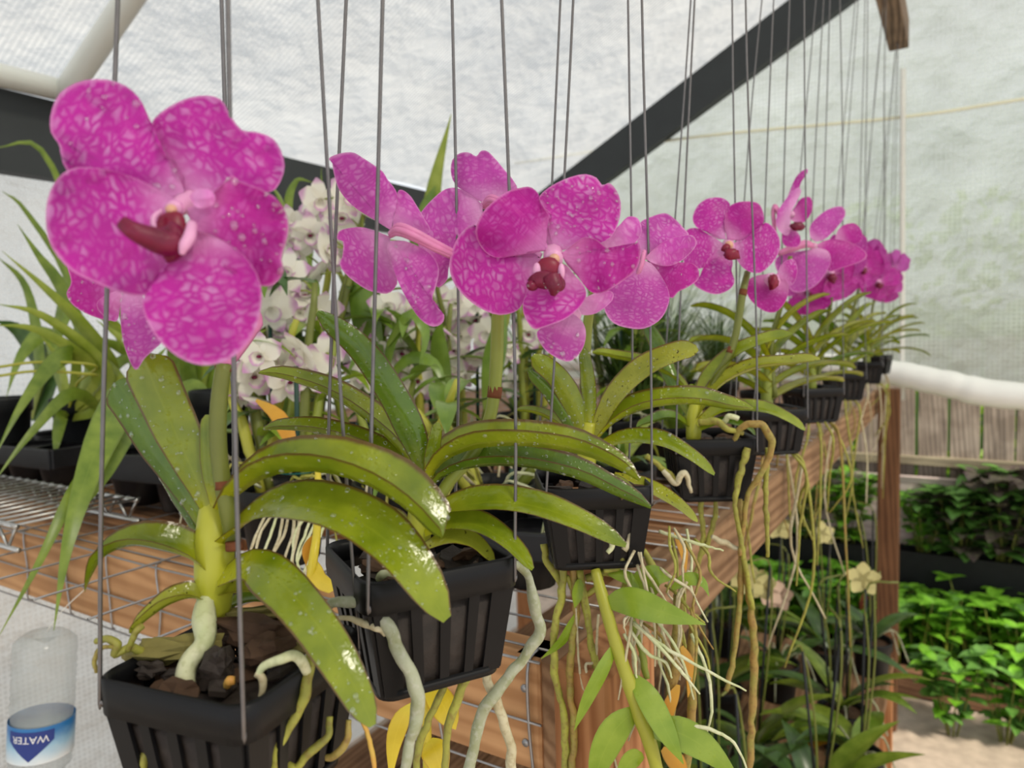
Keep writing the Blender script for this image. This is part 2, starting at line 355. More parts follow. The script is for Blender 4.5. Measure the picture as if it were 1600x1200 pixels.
def lathe(c, prof, seg=20):
    c = V(c); vs, fs = [], []
    for r, z in prof:
        for k in range(seg): a = 2 * math.pi * k / seg; vs.append(c + V((r * math.cos(a), r * math.sin(a), z)))
    for i in range(len(prof) - 1):
        for k in range(seg): a, b = i * seg + k, i * seg + (k + 1) % seg; fs.append((a, b, b + seg, a + seg))
    return vs, fs
# leaf blade from a keel line and the offsets of its two edges
def env_strap(t): return min(1, .62 + 1.4 * t) * (1 if t < .86 else math.sqrt(max(.10, 1 - ((t - .86) / .145) ** 2)))
def env_oval(t): return max(.03, math.sin(math.pi * min(1, .06 + t * .94) ** .85))
def env_grass(t): return max(.03, (1 - t ** 2.2) * min(1, .5 + 2 * t))
def blade(keel, A, B, env=env_strap, n=18, belly=.16):
    c = spline(keel, n); vs, fs, uv = [], [], []
    for i in range(n):
        t = i / (n - 1); a = A(t, i) * env(t); b = B(t, i) * env(t); mid = (a + b) * belly
        for k, (q, v) in enumerate(((a, -1), (a * .55 - mid * .35, -.55), (V((0, 0, 0)), 0), (b * .55 - mid * .35, .55), (b, 1))):
            vs.append(c[i] + q); uv.append((t, v))
    for i in range(n - 1):
        for k in range(4): q = i * 5 + k; fs.append((q, q + 1, q + 6, q + 5))
    return vs, fs, uv
def pleaf(parent, pts, A, B, mat='leaf', env=env_strap, name='leaf', n=18):
    """leaf given by its keel (pixel, pixel, depth) and edge offsets (across, along the view) in pixels at that depth"""
    k3 = [P(*p) for p in pts]; c = spline(k3, n)
    px = []
    for q in c:
        d = depth_of(q); v = q - CAM; px.append((800 + FPX * v.dot(RT) / d, 600 - FPX * v.dot(UP) / d, d))
    def off(spec):
        def f(t, i):
            a, b = px[max(i - 1, 0)], px[min(i + 1, n - 1)]; tx, ty = b[0] - a[0], b[1] - a[1]; L = math.hypot(tx, ty) or 1
            nx, ny = ty / L, -tx / L; pa, pd = lerpl([s[0] for s in spec], t), lerpl([s[1] for s in spec], t); s = px[i][2] / FPX
            return (RT * nx - UP * ny) * (pa * s) + FW * (pd * s)
        return f
    A = A if isinstance(A, list) else [A, A]; B = B if isinstance(B, list) else [B, B]
    vs, fs, uv = blade(k3, off(A), off(B), env, n)
    return obj(name, vs, fs, mat, parent, uv)
def wleaf(parent, base, az, el, length, half, droop=1.2, fold=.5, mat='strap', env=env_strap, n=12, twist=0., name='leaf', curl=1.4):
    """arching leaf in world space: leaves the base at elevation el and bends down by droop radians"""
    p = V(base); pts = [p.copy()]; e = el; h = V((math.cos(az), math.sin(az), 0)); N = []
    for i in range(n):
        e = el - droop * ((i + .5) / n) ** curl
        p = p + (h * math.cos(e) + V((0, 0, 1)) * math.sin(e)) * (length / n); pts.append(p.copy())
    side = V((-math.sin(az), math.cos(az), 0)); m = n + 1
    def off(sg):
        def f(t, i):
            ee = el - droop * t ** curl; nr = V((0, 0, 1)) * math.cos(ee) - h * math.sin(ee); a = twist * t
            s_ = side * math.cos(a) + nr * math.sin(a); n_ = nr * math.cos(a) - side * math.sin(a)
            return s_ * (sg * half * math.cos(fold)) + n_ * (half * math.sin(fold))
        return f
    vs, fs, uv = blade(pts, off(1), off(-1), env, m)
    return obj(name, vs, fs, mat, parent, uv)
def drops(parent, surf, n, r0, r1, seed=1):
    """water beads sitting on a surface mesh, joined to one part"""
    R_ = random.Random(seed); gs = []; me = surf.data; org = ORG[parent.name]
    polys = list(me.polygons); ar = [p.area for p in polys]
    for p in R_.choices(polys, ar, k=int(n * 1.9)):
        vv = [me.vertices[i].co for i in p.vertices]; w = [R_.random() for _ in vv]; s_ = sum(w); c = V((0, 0, 0))
        for a, b in zip(vv, w): c += a * (b / s_)
        nn = p.normal.copy(); c += org
        if nn.dot(CAM - c) < 0: nn = -nn
        r = 1.6 * (r0 + (r1 - r0) * R_.random() ** 3); q = nn.to_track_quat('Z', 'Y').to_matrix()
        gs.append(blob(c + nn * r * .25, r, r * R_.uniform(.8, 1.3), r * .62, 7, 5, rot=q))
    o = obj('water_drops', *join(*gs), 'water', parent); o['kind'] = 'stuff'; return o

# ================================================================== the greenhouse
GY, XL, XR, RX, SL = 3.15, -1.9, 1.7, -.1, .526
def roofz(x): return 2.10 + (min(x, 2 * RX - x) - XL) * SL
def grid(f, nu, nv):
    vs = [f(i / nu, j / nv) for j in range(nv + 1) for i in range(nu + 1)]
    return vs, [(j * (nu + 1) + i, j * (nu + 1) + i + 1, (j + 1) * (nu + 1) + i + 1, (j + 1) * (nu + 1) + i) for j in range(nv) for i in range(nu)]
struct('floor', *grid(lambda u, v: (-6 + 12 * u, -4 + 12 * v, -.005 + .012 * noise.noise(V((u * 40, v * 40, 0)))), 60, 60), 'ground')
def wl(u, v):
    y, z = -2.5 + u * (GY + 2.5), v * 1.95
    return (XL + .012 * noise.noise(V((y * 3, z * 3, 0))), y, z)
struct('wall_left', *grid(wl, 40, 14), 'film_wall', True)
def wg(u, v):
    x = XL + u * (XR - XL); z0 = 1.27; z = z0 + v * (roofz(x) - z0)
    return (x, GY + .018 * noise.noise(V((x * 2.2, z * 2.2, 4))), z)
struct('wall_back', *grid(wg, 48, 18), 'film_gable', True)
def rf(u, v):
    x = XL + u * (XR - XL); y = -2.5 + v * (GY + 2.5)
    sag = .035 * abs(math.sin(math.pi * (y - .9) / 1.1)) * min(1, (x - XL) * 4)
    return (x, y, roofz(x) - sag + .02 * noise.noise(V((x * 2.4, y * 2.4, 9))))
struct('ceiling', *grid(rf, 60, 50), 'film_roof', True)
struct('trim_1', *box((XL + .004, -2.5, 1.90), (XL + .05, GY, 2.085)), 'dark_beam')
def slab(x0, x1, y0, y1, top, th):
    vs = [(x, y, roofz(x) - top - k * th) for x in (x0, x1) for y in (y0, y1) for k in (0, 1)]
    return vs, [(0, 1, 3, 2), (4, 6, 7, 5), (0, 4, 5, 1), (2, 3, 7, 6), (0, 2, 6, 4), (1, 5, 7, 3)]
struct('trim_2', *slab(XL + .04, RX, GY - .075, GY - .02, .012, .175), 'dark_beam')
struct('trim_3', *slab(RX, XR - .04, GY - .075, GY - .02, .012, .175), 'dark_beam')
struct('trim_4', *tube([(-1.815, -2.4, 2.062), (-1.815, 1.10, 2.105)], .026, 14, 8), 'pvc', True)            # white eave pipe
struct('trim_5', *tube([(-1.815, .93, 2.09), (-1.3, .93, roofz(-1.3) - .065), (-.15, .93, roofz(-.15) - .065)], .027, 14, 16), 'pvc', True)
struct('trim_6', *tube([(-1.9, GY - .02, 2.345), (-1.0, GY - .02, 2.325), (-.2, GY - .02, 2.268), (.25, GY - .02, 2.262), (1.4, GY - .02, 2.25)], .011, 6, 30, flat=.4), 'tape', True)
struct('trim_7', *tube([(-.192, GY - .03, 2.44), (-.183, GY - .03, 1.20)], .013, 6, 10, flat=.5), 'strut', True)
# holes and screw heads on the pipe show as small dark dots
pts = [(-1.95, GY - .05, 1.36), (-.7, GY - .05, 1.345), (-.27, GY - .05, 1.315), (-.05, GY - .06, 1.27), (.2, GY - .06, 1.225), (1.0, GY - .05, 1.20), (1.68, GY - .05, 1.22)]
o = obj('rolled_curtain', *tube(pts, [.05, .05, .046, .05, .052, .05, .05], 14, 60, wob=.12), 'film_roll')
tag(o, 'rolled-up white plastic side curtain along the bottom of the end wall', 'curtain')

# ------------------------------------------------------------------ timber that carries things
o = obj('hanging_beam', *box((-.207, -1.2, 2.376), (-.150, 2.70, 2.466), .003), 'beam', smooth=False)
tag(o, 'weathered wooden beam overhead from which the orchids hang', 'beam')
for y in (-.6, .9, 2.3):
    o = obj('beam_strap', *box((-.19, y, 2.46), (-.165, y + .04, roofz(-.18) + .0)), 'galv', smooth=False); tag(o, 'metal strap tying the overhead beam to the roof', 'strap', 'straps of the overhead beam')
o = obj('support_post', *box((-.245, 2.87, 0), (-.175, 2.925, 1.262), .003), 'post', smooth=False)
tag(o, 'dark brown timber post under the rolled plastic curtain at the bench end', 'post')
BT = 1.25
bench = thing('potting_bench', (-1.05, 1.7, 0), 'long reddish timber bench topped with welded wire mesh', 'bench')
obj('front_board', *box((-1.86, .456, BT - .089), (-.268, .494, BT), .002), 'cedar_x', bench, smooth=False)
obj('side_board', *box((-.293, .46, BT - .089), (-.254, 3.0, BT), .002), 'cedar_y', bench, smooth=False)
obj('back_board', *box((-1.86, 2.965, BT - .089), (-.294, 3.0, BT), .002), 'cedar_x', bench, smooth=False)
obj('far_board', *box((-1.86, .495, BT - .089), (-1.824, 2.964, BT), .002), 'cedar_y', bench, smooth=False)
obj('corner_post', *box((-.250, .444, 0), (-.205, .535, BT + .008), .003), 'cedar_z', bench, smooth=False)
for x, y in ((-1.84, .5), (-1.05, 2.0), (-1.82, 2.9)): obj('leg', *box((x, y, 0), (x + .06, y + .06, BT - .09)), 'cedar_z', bench, smooth=False)
for y in (.50, .60): obj('slat', *box((-1.82, y, BT - .03), (-.80, y + .085, BT - .008), .002), 'slat', bench, smooth=False)
y = .70
while y < 2.93:
    obj('slat', *box((-1.82, y, BT - .03), (-.294, y + .085, BT - .008), .002), 'slat', bench, smooth=False); y += .105
for k in range(51):
    yy = .47 + k * .05; obj('mesh_wire', *tube([(-1.84, yy, BT + .002), (-1., yy, BT + .001), (-.262, yy, BT + .003)], .0011, 5, 8), 'galv', bench)
for k in range(16):
    xx = -.36 - k * .1 + rnd.uniform(-.006, .006)
    obj('mesh_wire', *tube([(xx, 2.98, BT + .004), (xx, .52, BT + .004), (xx, .462, BT + .003), (xx, .4535, BT - .006), (xx + rnd.uniform(-.006, .006), .4535, BT - .05), (xx + rnd.uniform(-.004, .004), .4535, BT - .088), (xx, .458, BT - .094)], .0012, 5, 30), 'galv', bench)
obj('mesh_wire', *tube([(-.276, .47, BT + .003), (-.276, .4535, BT - .004), (-.276, .4525, BT - .05), (-.272, .453, BT - .10)], .0013, 5, 14), 'galv', bench)
for dz in (0, .05, .094):
    pts = [(-1.84 + i * .175, .4525, BT - dz + rnd.uniform(-.002, .002)) for i in range(10)]
    obj('mesh_wire', *tube(pts, .0012, 5, 40), 'galv', bench)
for px in ((820, 1075), (822, 1160)):
    q = ony(px[0], px[1], .456)
    obj('nail', *tube([(q.x, .4575, q.z), (q.x, .4545, q.z)], [.0034, .003], 12, 3), 'galv', bench)
# lower bench under it
low = thing('lower_shelf', (-.7, 1.6, 0), 'low plank shelf beneath the mesh bench holding shaded orchids', 'shelf')
for i in range(7): obj('plank', *box((-1.25 + i * .158, .55, .47), (-1.25 + i * .158 + .15, 2.35, .5), .002), 'cedar_y', low, smooth=False)
for x in (-1.2, -.2):
    for y in (.6, 2.25): obj('leg', *box((x, y, 0), (x + .05, y + .05, .47)), 'cedar_z', low, smooth=False)

# ------------------------------------------------------------------ chrome wire shelf lying on the bench
sh = thing('wire_shelf', (-1.3, .46, BT), 'chrome wire rack shelf lying on the bench beside the black trays', 'shelf')
SZ = BT + .012
for yy in (.390, .535):
    for dz in (0, .028):
        obj('rail', *tube([(-1.75, yy, SZ + dz), (-.93, yy, SZ + dz)], .0032, 8, 3), 'chrome', sh)
    z = []
    for k in range(34): z.append((-1.74 + k * .0245, yy, SZ + (.028 if k % 2 else 0)))
    gs = [tube([z[i], z[i + 1]], .0019, 5, 2) for i in range(33)]
    obj('zigzag', *join(*gs), 'chrome', sh)
for k in range(33):
    xx = -1.745 + k * .0254
    obj('shelf_wire', *tube([(xx, .385, SZ + .030), (xx, .54, SZ + .030)], .0017, 6, 2), 'chrome', sh)
for xx in (-1.5, -1.2): obj('crossbar', *tube([(xx, .385, SZ + .026), (xx, .54, SZ + .026)], .003, 6, 2), 'chrome', sh)

# ================================================================== hanging baskets with vandas
def rsq(h, r, n=5):
    """rounded square outline"""
    out = []
    for k in range(4):
        a0 = math.pi / 2 * k; cx, cy = (h - r) * math.copysign(1, math.cos(a0 + .785)), (h - r) * math.copysign(1, math.sin(a0 + .785))
        for i in range(n + 1): a = a0 + math.pi / 2 * i / n; out.append((cx + r * math.cos(a), cy + r * math.sin(a)))
    return out
def ringband(c, yaw, levels, close=False):
    """skin through a list of (half, radius, z) outlines"""
    vs, fs = [], []; ca, sa = math.cos(yaw), math.sin(yaw); N = 24
    for h, r, z in levels:
        for x, y in rsq(h, r): vs.append(V((c[0] + x * ca - y * sa, c[1] + x * sa + y * ca, c[2] + z)))
    for i in range(len(levels) - 1):
        for k in range(N): a, b = i * N + k, i * N + (k + 1) % N; fs.append((a, b, b + N, a + N))
    if close:
        L = len(levels) - 1
        for k in range(N): a, b = L * N + k, L * N + (k + 1) % N; fs.append((a, b, (k + 1) % N, k))
    return vs, fs
PH = .0585
def basket(root, c, yaw, h=.039, hook=None, wires=True):
    k = h / .039
    b = obj('basket', *join(ringband(c, yaw, [(h, .009 * k, 0), (h * 1.0, .009 * k, -.014 * k), (h * .955, .009 * k, -.0145 * k), (h * .93, .009 * k, -.002 * k), (h * .965, .009 * k, .0012 * k)], True),
                            ringband(c, yaw, [(h * .80, .008 * k, -.053 * k), (h * .79, .008 * k, -PH * k), (h * .25, .004 * k, -PH * k), (h * .25, .004 * k, -.056 * k), (h * .77, .008 * k, -.055 * k)], True)), 'black', root)
    ca, sa = math.cos(yaw), math.sin(yaw)
    for s in range(4):
        a = s * math.pi / 2
        for j in range(5):
            f = -.8 + j * .4; w = (.075 if j not in (0, 4) else .15)
            vs = []
            for (hh, z) in ((h * .955, -.010 * k), (h * .79, -.056 * k)):
                for e in (-1, 1):
                    for th in (0, .0016 * k):
                        x, y = hh - th, (f + e * w) * hh
                        x, y = x * math.cos(a) - y * math.sin(a), x * math.sin(a) + y * math.cos(a)
                        vs.append(V((c[0] + x * ca - y * sa, c[1] + x * sa + y * ca, c[2] + z)))
            obj('slat', vs, [(0, 2, 6, 4), (1, 5, 7, 3), (0, 4, 5, 1), (2, 3, 7, 6)], 'black', b, smooth=False)
    # potting bark
    R_ = random.Random(int(c[1] * 1000))
    obj('potting_mix', *ringband(c, yaw, [(h * .70, .009 * k, -.055 * k), (h * .86, .009 * k, -.02 * k), (h * .5, .01 * k, -.013 * k), (h * .1, .002, -.011 * k)]), 'bark_dark', root)
    for i in range(14 if k > .9 else 8):
        x, y = R_.uniform(-.75, .75) * h, R_.uniform(-.75, .75) * h; s_ = R_.uniform(.004, .0085) * k
        rot = Matrix.Rotation(R_.uniform(0, 6), 3, 'Z') @ Matrix.Rotation(R_.uniform(-.6, .6), 3, 'X')
        obj('bark_chip', *blob((c[0] + x * ca - y * sa, c[1] + x * sa + y * ca, c[2] - .010 * k + R_.uniform(0, .006)), s_ * 1.7, s_, s_ * .55, 7, 5, .7, rot, i), R_.choice(['bark', 'bark_dark', 'bark']), b, smooth=False)
    if hook:
        q = h * .93; d = hook
        for j in range(4):
            a = yaw + math.pi / 4 + j * math.pi / 2; r = q * 1.414 * .90
            e = V((c[0] + r * math.cos(a), c[1] + r * math.sin(a), c[2])); out = V((math.cos(a), math.sin(a), 0))
            top = V(d) + out * .004
            pts = [e + out * .0000 * k + V((0, 0, -.0095 * k)), e + out * .0032 * k + V((0, 0, -.0135 * k)), e + out * .0056 * k + V((0, 0, -.009 * k)), e + out * .0056 * k + V((0, 0, -.001))]
            pts += [pts[-1].lerp(top, t) + V((rnd.uniform(-1, 1), rnd.uniform(-1, 1), 0)) * (.003 if .05 < t < .9 else 0) for t in (.12, .4, .75, 1)]
            obj('hanger_wire', *tube(pts, .00088 * (1 if k > .9 else 1.2), 6, 34), 'wire', root)
        obj('hook', *tube([V(d), V(d) + V((.004, 0, .012)), V(d) + V((0, 0, .022)), V((d[0], d[1], 2.385))], .0016, 6, 12), 'wire', root)
    return b

# ------------------------------------------------------------------ vanda flowers
def petal(fl, base, outline, d, grad=(0, 0), z=0., mat='petal', cup=0., wave=.0012, seed=0, nr=9, no=44, ctr=None, name='petal', arch=0.):
    """petal: closed outline (pixels) laid on the flower's own tilted plane at depth d, then cupped and waved; base is where it joins"""
    cx, cy = ctr or base
    o2 = [V((p[0], p[1], 0)) for p in outline]; o2.append(o2[0]); lo = spline(o2, no + 1)[:no]
    b2 = V((base[0], base[1], 0)); cen = sum(lo, V((0, 0, 0))) / no; ax = (cen - b2).normalized(); ay = V((-ax.y, ax.x, 0)); s = d / FPX
    Lmax = max((p - b2).dot(ax) for p in lo) or 1; Wmax = max(abs((p - b2).dot(ay)) for p in lo) or 1
    vs, fs, uv = [], [], []
    def put(q, r):
        u, v = (q - b2).dot(ax) / Lmax, (q - b2).dot(ay) / Wmax
        off = z + grad[0] * (q.x - cx) * s + grad[1] * (q.y - cy) * s
        off += cup * (r ** 2) * s * 60 + arch * math.sin(math.pi * min(1, max(0, u))) * s * 40 - .0022 * (1 - abs(v)) * u * (1 - u) * 4
        off += wave * r * r * (noise.noise(V((q.x * .030, q.y * .030, seed * 3.1))) * 3.2 + .8 * noise.noise(V((q.x * .09, q.y * .09, seed + 8))))
        vs.append(P(q.x, q.y, d + off)); uv.append(((q - b2).dot(ax) * s, (q - b2).dot(ay) * s + seed * .37))
    for j in range(nr + 1):
        r = (j / nr) ** .8 if j else .04
        for p in lo: put(b2 + (p - b2) * r, r)
    for j in range(nr):
        for k in range(no): a, b = j * no + k, j * no + (k + 1) % no; fs.append((a, b, b + no, a + no))
    fs.append(tuple(range(no - 1, -1, -1)))
    o = obj(name, vs, fs, mat, fl, uv); at = o.data.attributes.new('rim', 'FLOAT', 'POINT')
    at.data.foreach_set('value', [((j / nr) ** .8 if j else .04) for j in range(nr + 1) for _ in range(no)]); return o
def px_blob(c, rx, ry, d, rz=None, **kw):
    s = d / FPX; R3 = Matrix((RT, FW, UP)).transposed()
    return blob(P(c[0], c[1], d), rx * s, (rz or ry) * s, ry * s, rot=R3, **kw)
def px_tube(pts, r, seg=7, n=None, wob=0., **kw):
    """tube through (pixel, pixel, depth) points with pixel radii"""
    d = sum(p[2] for p in pts) / len(pts); s = d / FPX
    rr = [q * s for q in r] if isinstance(r, (list, tuple)) else r * s
    return tube([P(*p) for p in pts], rr, seg, n, wob=wob, **kw)

def flower(root, ctr, d, col_pts=None, col_r=(14, 11), cap=None, lip=None, ped=None):
    """flower part = its column; petals and lip hang below it as sub-parts"""
    c = col_pts or [(ctr[0], ctr[1], d + .004), (ctr[0], ctr[1], d - .002)]
    fl = obj('flower', *px_tube(c, list(col_r), 10, 8), 'column', root)
    if cap: obj('anther_cap', *px_blob(cap[:2], cap[2], cap[2], (col_pts[-1][2] if col_pts else d) - cap[2] * .35 * d / FPX, seg=10), 'anther', fl)
    if ped: obj('pedicel', *join(*[px_tube([(x + ox * r, y + oy * r, z + oz * r * z / FPX) for (x, y, z), r in zip(ped[0], ped[1])], [q * .55 for q in ped[1]], 8, 18) for ox, oy, oz in ((.1, -.5, -.2), (-.1, .1, -.55), (.0, .55, -.1), (0, 0, .4))]), 'pedicel', fl)
    return fl

# ---- plant nearest the front corner: large open flower
HB = 2.372
v1 = thing('hanging_orchid', (-.262, .19, 1.366 - PH), 'hanging basket orchid with one large speckled magenta bloom, next to the water bottle', 'orchid', 'magenta orchids hung in black baskets')
v1['label'] = 'hanging orchid with a huge speckled magenta bloom, end of the row by the water bottle'
basket(v1, (-.262, .19, 1.366), math.radians(10), .039, (-.215, .20, HB - .02))
D = .312
f = flower(v1, (285, 322), 0.242, [(300, 312, 0.248), (285, 320, 0.240), (270, 329, 0.233)], (17, 13), (268, 328, 9))
G1 = (.10, -.05)
petal(f, (288, 306), [(290, 302), (272, 262), (245, 226), (234, 205), (229, 185), (222, 160), (200, 136), (165, 124), (125, 127), (94, 145), (80, 175), (79, 205), (92, 226), (95, 242), (106, 268), (150, 292), (205, 306), (255, 314)], 0.242, G1, 0, 'petal', .04, .0022, 1, ctr=(285, 320))
petal(f, (291, 308), [(289, 304), (286, 272), (264, 236), (236, 202), (248, 178), (285, 156), (320, 149), (346, 156), (360, 180), (378, 203), (400, 206), (426, 216), (441, 240), (444, 268), (428, 298), (400, 300), (350, 310), (315, 322)], 0.244, G1, .002, 'petal', .06, .0022, 2, ctr=(285, 320))
petal(f, (280, 332), [(285, 318), (232, 288), (180, 268), (118, 262), (86, 284), (72, 325), (77, 378), (108, 420), (150, 442), (205, 462), (240, 456), (268, 425), (286, 372)], 0.238, G1, -.003, 'petal', -.03, .0018, 3, ctr=(285, 320))
petal(f, (296, 334), [(292, 326), (326, 308), (346, 290), (362, 274), (376, 284), (404, 294), (432, 310), (448, 336), (450, 366), (440, 402), (443, 426), (425, 446), (398, 444), (366, 425), (330, 398), (305, 368)], 0.238, G1, -.004, 'petal_d', -.02, .0024, 4, ctr=(285, 320))
petal(f, (292, 358), [(288, 358), (330, 366), (380, 398), (407, 442), (406, 490), (390, 532), (360, 560), (322, 571), (286, 562), (254, 538), (234, 510), (223, 480), (228, 458), (252, 430), (270, 395)], 0.236, (.10, -.14), -.004, 'petal', -.05, .0016, 5, ctr=(285, 320))
petal(f, (300, 312), [(296, 306), (306, 296), (325, 296), (336, 306), (333, 320), (318, 325), (304, 322)], 0.238, G1, -.007, 'petal_l', -.05, .0008, 6)
lp = obj('lip', *join(px_blob((270, 378), 25, 30, 0.225, 20, seg=14, rings=9, rough=.25, seed=2.), px_tube([(272, 380, 0.224), (245, 374, 0.220), (215, 364, 0.217), (189, 352, 0.215)], [22, 19, 14, 9], 10, 20, wob=.35)), 'lip', f)
obj('throat', *px_blob((268, 356), 25, 26, 0.232, 14, seg=16, rings=10, rough=.15, seed=5.), 'lip_red', lp)
obj('side_lobe', *px_tube([(252, 330, 0.229), (241, 340, 0.226), (240, 352, 0.225), (246, 362, 0.224)], [5, 7, 7, 3], 8, 14, flat=.6), 'column', lp)
obj('side_lobe', *px_tube([(300, 350, 0.228), (296, 370, 0.224), (288, 384, 0.222), (284, 398, 0.222)], [8, 10, 9, 4], 8, 14), 'column', lp)
drops(f, f.children[2], 12, .0004, .0011, 3); drops(f, f.children[5], 22, .0004, .0012, 4)
# a second bloom half hidden behind it
f = flower(v1, (205, 450), .318)
petal(f, (195, 448), [(200, 440), (160, 425), (118, 400), (104, 410), (111, 440), (104, 460), (118, 480), (150, 496), (182, 500), (186, 474), (200, 456)], .316, (.1, .05), 0, 'petal_d', .03, .0015, 7)
petal(f, (192, 455), [(190, 452), (165, 461), (151, 475), (160, 492), (182, 502), (188, 475)], .312, (0, 0), -.001, 'petal', 0, .001, 8)
petal(f, (208, 452), [(196, 452), (189, 470), (190, 520), (199, 555), (212, 578), (226, 560), (241, 546), (253, 531), (236, 503), (224, 466), (216, 450)], .308, (-.1, 0), -.002, 'petal_b', -.02, .0015, 9)
drops(f, f.children[0], 14, .0003, .0009, 5); drops(f, f.children[2], 14, .0003, .0009, 6)
obj('pedicel', *px_tube([(300, 330, .266), (345, 400, .290), (400, 492, .316), (392, 520, .315), (362, 560, .313), (350, 574, .312)], [8, 8, 9, 9, 10, 11], 9, 20), 'pedicel', v1)
st = obj('flower_stalk', *px_tube([(366, 858, .318), (357, 800, .314), (347, 748, .312), (341, 690, .311), (342, 630, .311), (350, 568, .311)], [12, 14, 13, 13, 13, 12], 10, 26), 'stalk', v1)
for (x, y, r) in ((350, 757, 14.5), (349, 575, 13.5), (366, 852, 14)): obj('node_ring', *px_tube([(x + 1, y + 7, .312), (x, y - 6, .312)], [r, r * .98], 10, 4), 'ring', st)
obj('stem', *px_tube([(335, 960, .325), (335, 900, .322), (335, 840, .322), (336, 790, .326), (338, 760, .330)], [24, 30, 29, 23, 12], 12, 22), 'sheath', v1)
LA = []
LA.append(pleaf(v1, [(352, 800, .318), (380, 768, .312), (430, 742, .304), (500, 738, .300), (570, 757, .296), (630, 793, .292), (672, 832, .290), (690, 842, .290)], [(25, -30), (34, -42), (30, -40), (18, -24)], [(40, 30), (54, 40), (62, 36), (34, 26)], 'leaf'))
LA.append(pleaf(v1, [(350, 850, .316), (390, 815, .310), (440, 792, .304), (500, 793, .300), (560, 815, .295), (612, 852, .291), (655, 905, .288), (698, 968, .286)], [(18, -30), (-14, -42), (-24, -36), (-18, -22)], [(26, 36), (36, 40), (42, 30), (26, 18)], 'leaf'))
LA.append(pleaf(v1, [(340, 905, .316), (385, 880, .304), (430, 902, .292), (480, 955, .282), (525, 1020, .274), (558, 1080, .270), (583, 1134, .268)], [(-16, -24), (-34, -22), (-34, -10), (-20, -6)], [(14, 30), (26, 26), (24, 20), (16, 8)], 'leaf'))
LA.append(pleaf(v1, [(335, 905, .320), (300, 875, .314), (250, 860, .308), (205, 853, .304), (165, 868, .300), (146, 895, .298), (133, 924, .297)], [(-10, -22), (-20, -26), (-12, -24), (8, -16)], [(-30, 30), (-40, 30), (-26, 24), (-16, 16)], 'leaf'))
LA.append(pleaf(v1, [(335, 945, .320), (300, 935, .312), (265, 945, .306), (235, 965, .302), (205, 990, .300)], [(-8, -14), (-14, -18), (-8, -12)], [(-22, 16), (-26, 18), (-16, 12)], 'leaf_y'))
LA.append(pleaf(v1, [(332, 815, .320), (305, 745, .318), (272, 672, .316), (243, 606, .315), (222, 556, .315)], [(-18, 8), (-36, 12), (-38, 14)], [(16, 6), (38, 8), (44, 8)], 'leaf'))
LA.append(pleaf(v1, [(325, 838, .322), (290, 765, .324), (245, 692, .326), (205, 628, .328), (182, 596, .328)], [(-16, 6), (-30, 10), (-28, 10)], [(16, 10), (40, 16), (42, 14)], 'leaf_d'))
LA.append(pleaf(v1, [(322, 860, .324), (295, 805, .328), (258, 745, .332), (205, 668, .334)], [(-12, 6), (-22, 10), (-14, 10)], [(10, 10), (20, 16), (12, 14)], 'leaf_d'))
LA.append(pleaf(v1, [(335, 790, .316), (328, 740, .314), (325, 690, .313), (324, 648, .313)], [(-12, 4), (-16, 6), (-14, 4)], [(12, 4), (17, 6), (13, 4)], 'leaf'))
LA.append(pleaf(v1, [(345, 930, .318), (395, 925, .312), (450, 945, .306), (500, 985, .302), (530, 1010, .300)], [(6, -20), (14, -26), (8, -16)], [(24, 22), (32, 26), (20, 16)], 'leaf_y'))
LA.append(pleaf(v1, [(345, 955, .330), (400, 940, .330), (455, 955, .330), (505, 985, .330)], [(6, -16), (10, -18), (6, -10)], [(20, 18), (24, 20), (14, 12)], 'leaf_d'))
for i, q in enumerate(LA[:3] + LA[5:8]): drops(v1, q, 26, .0003, .00095, 20 + i)
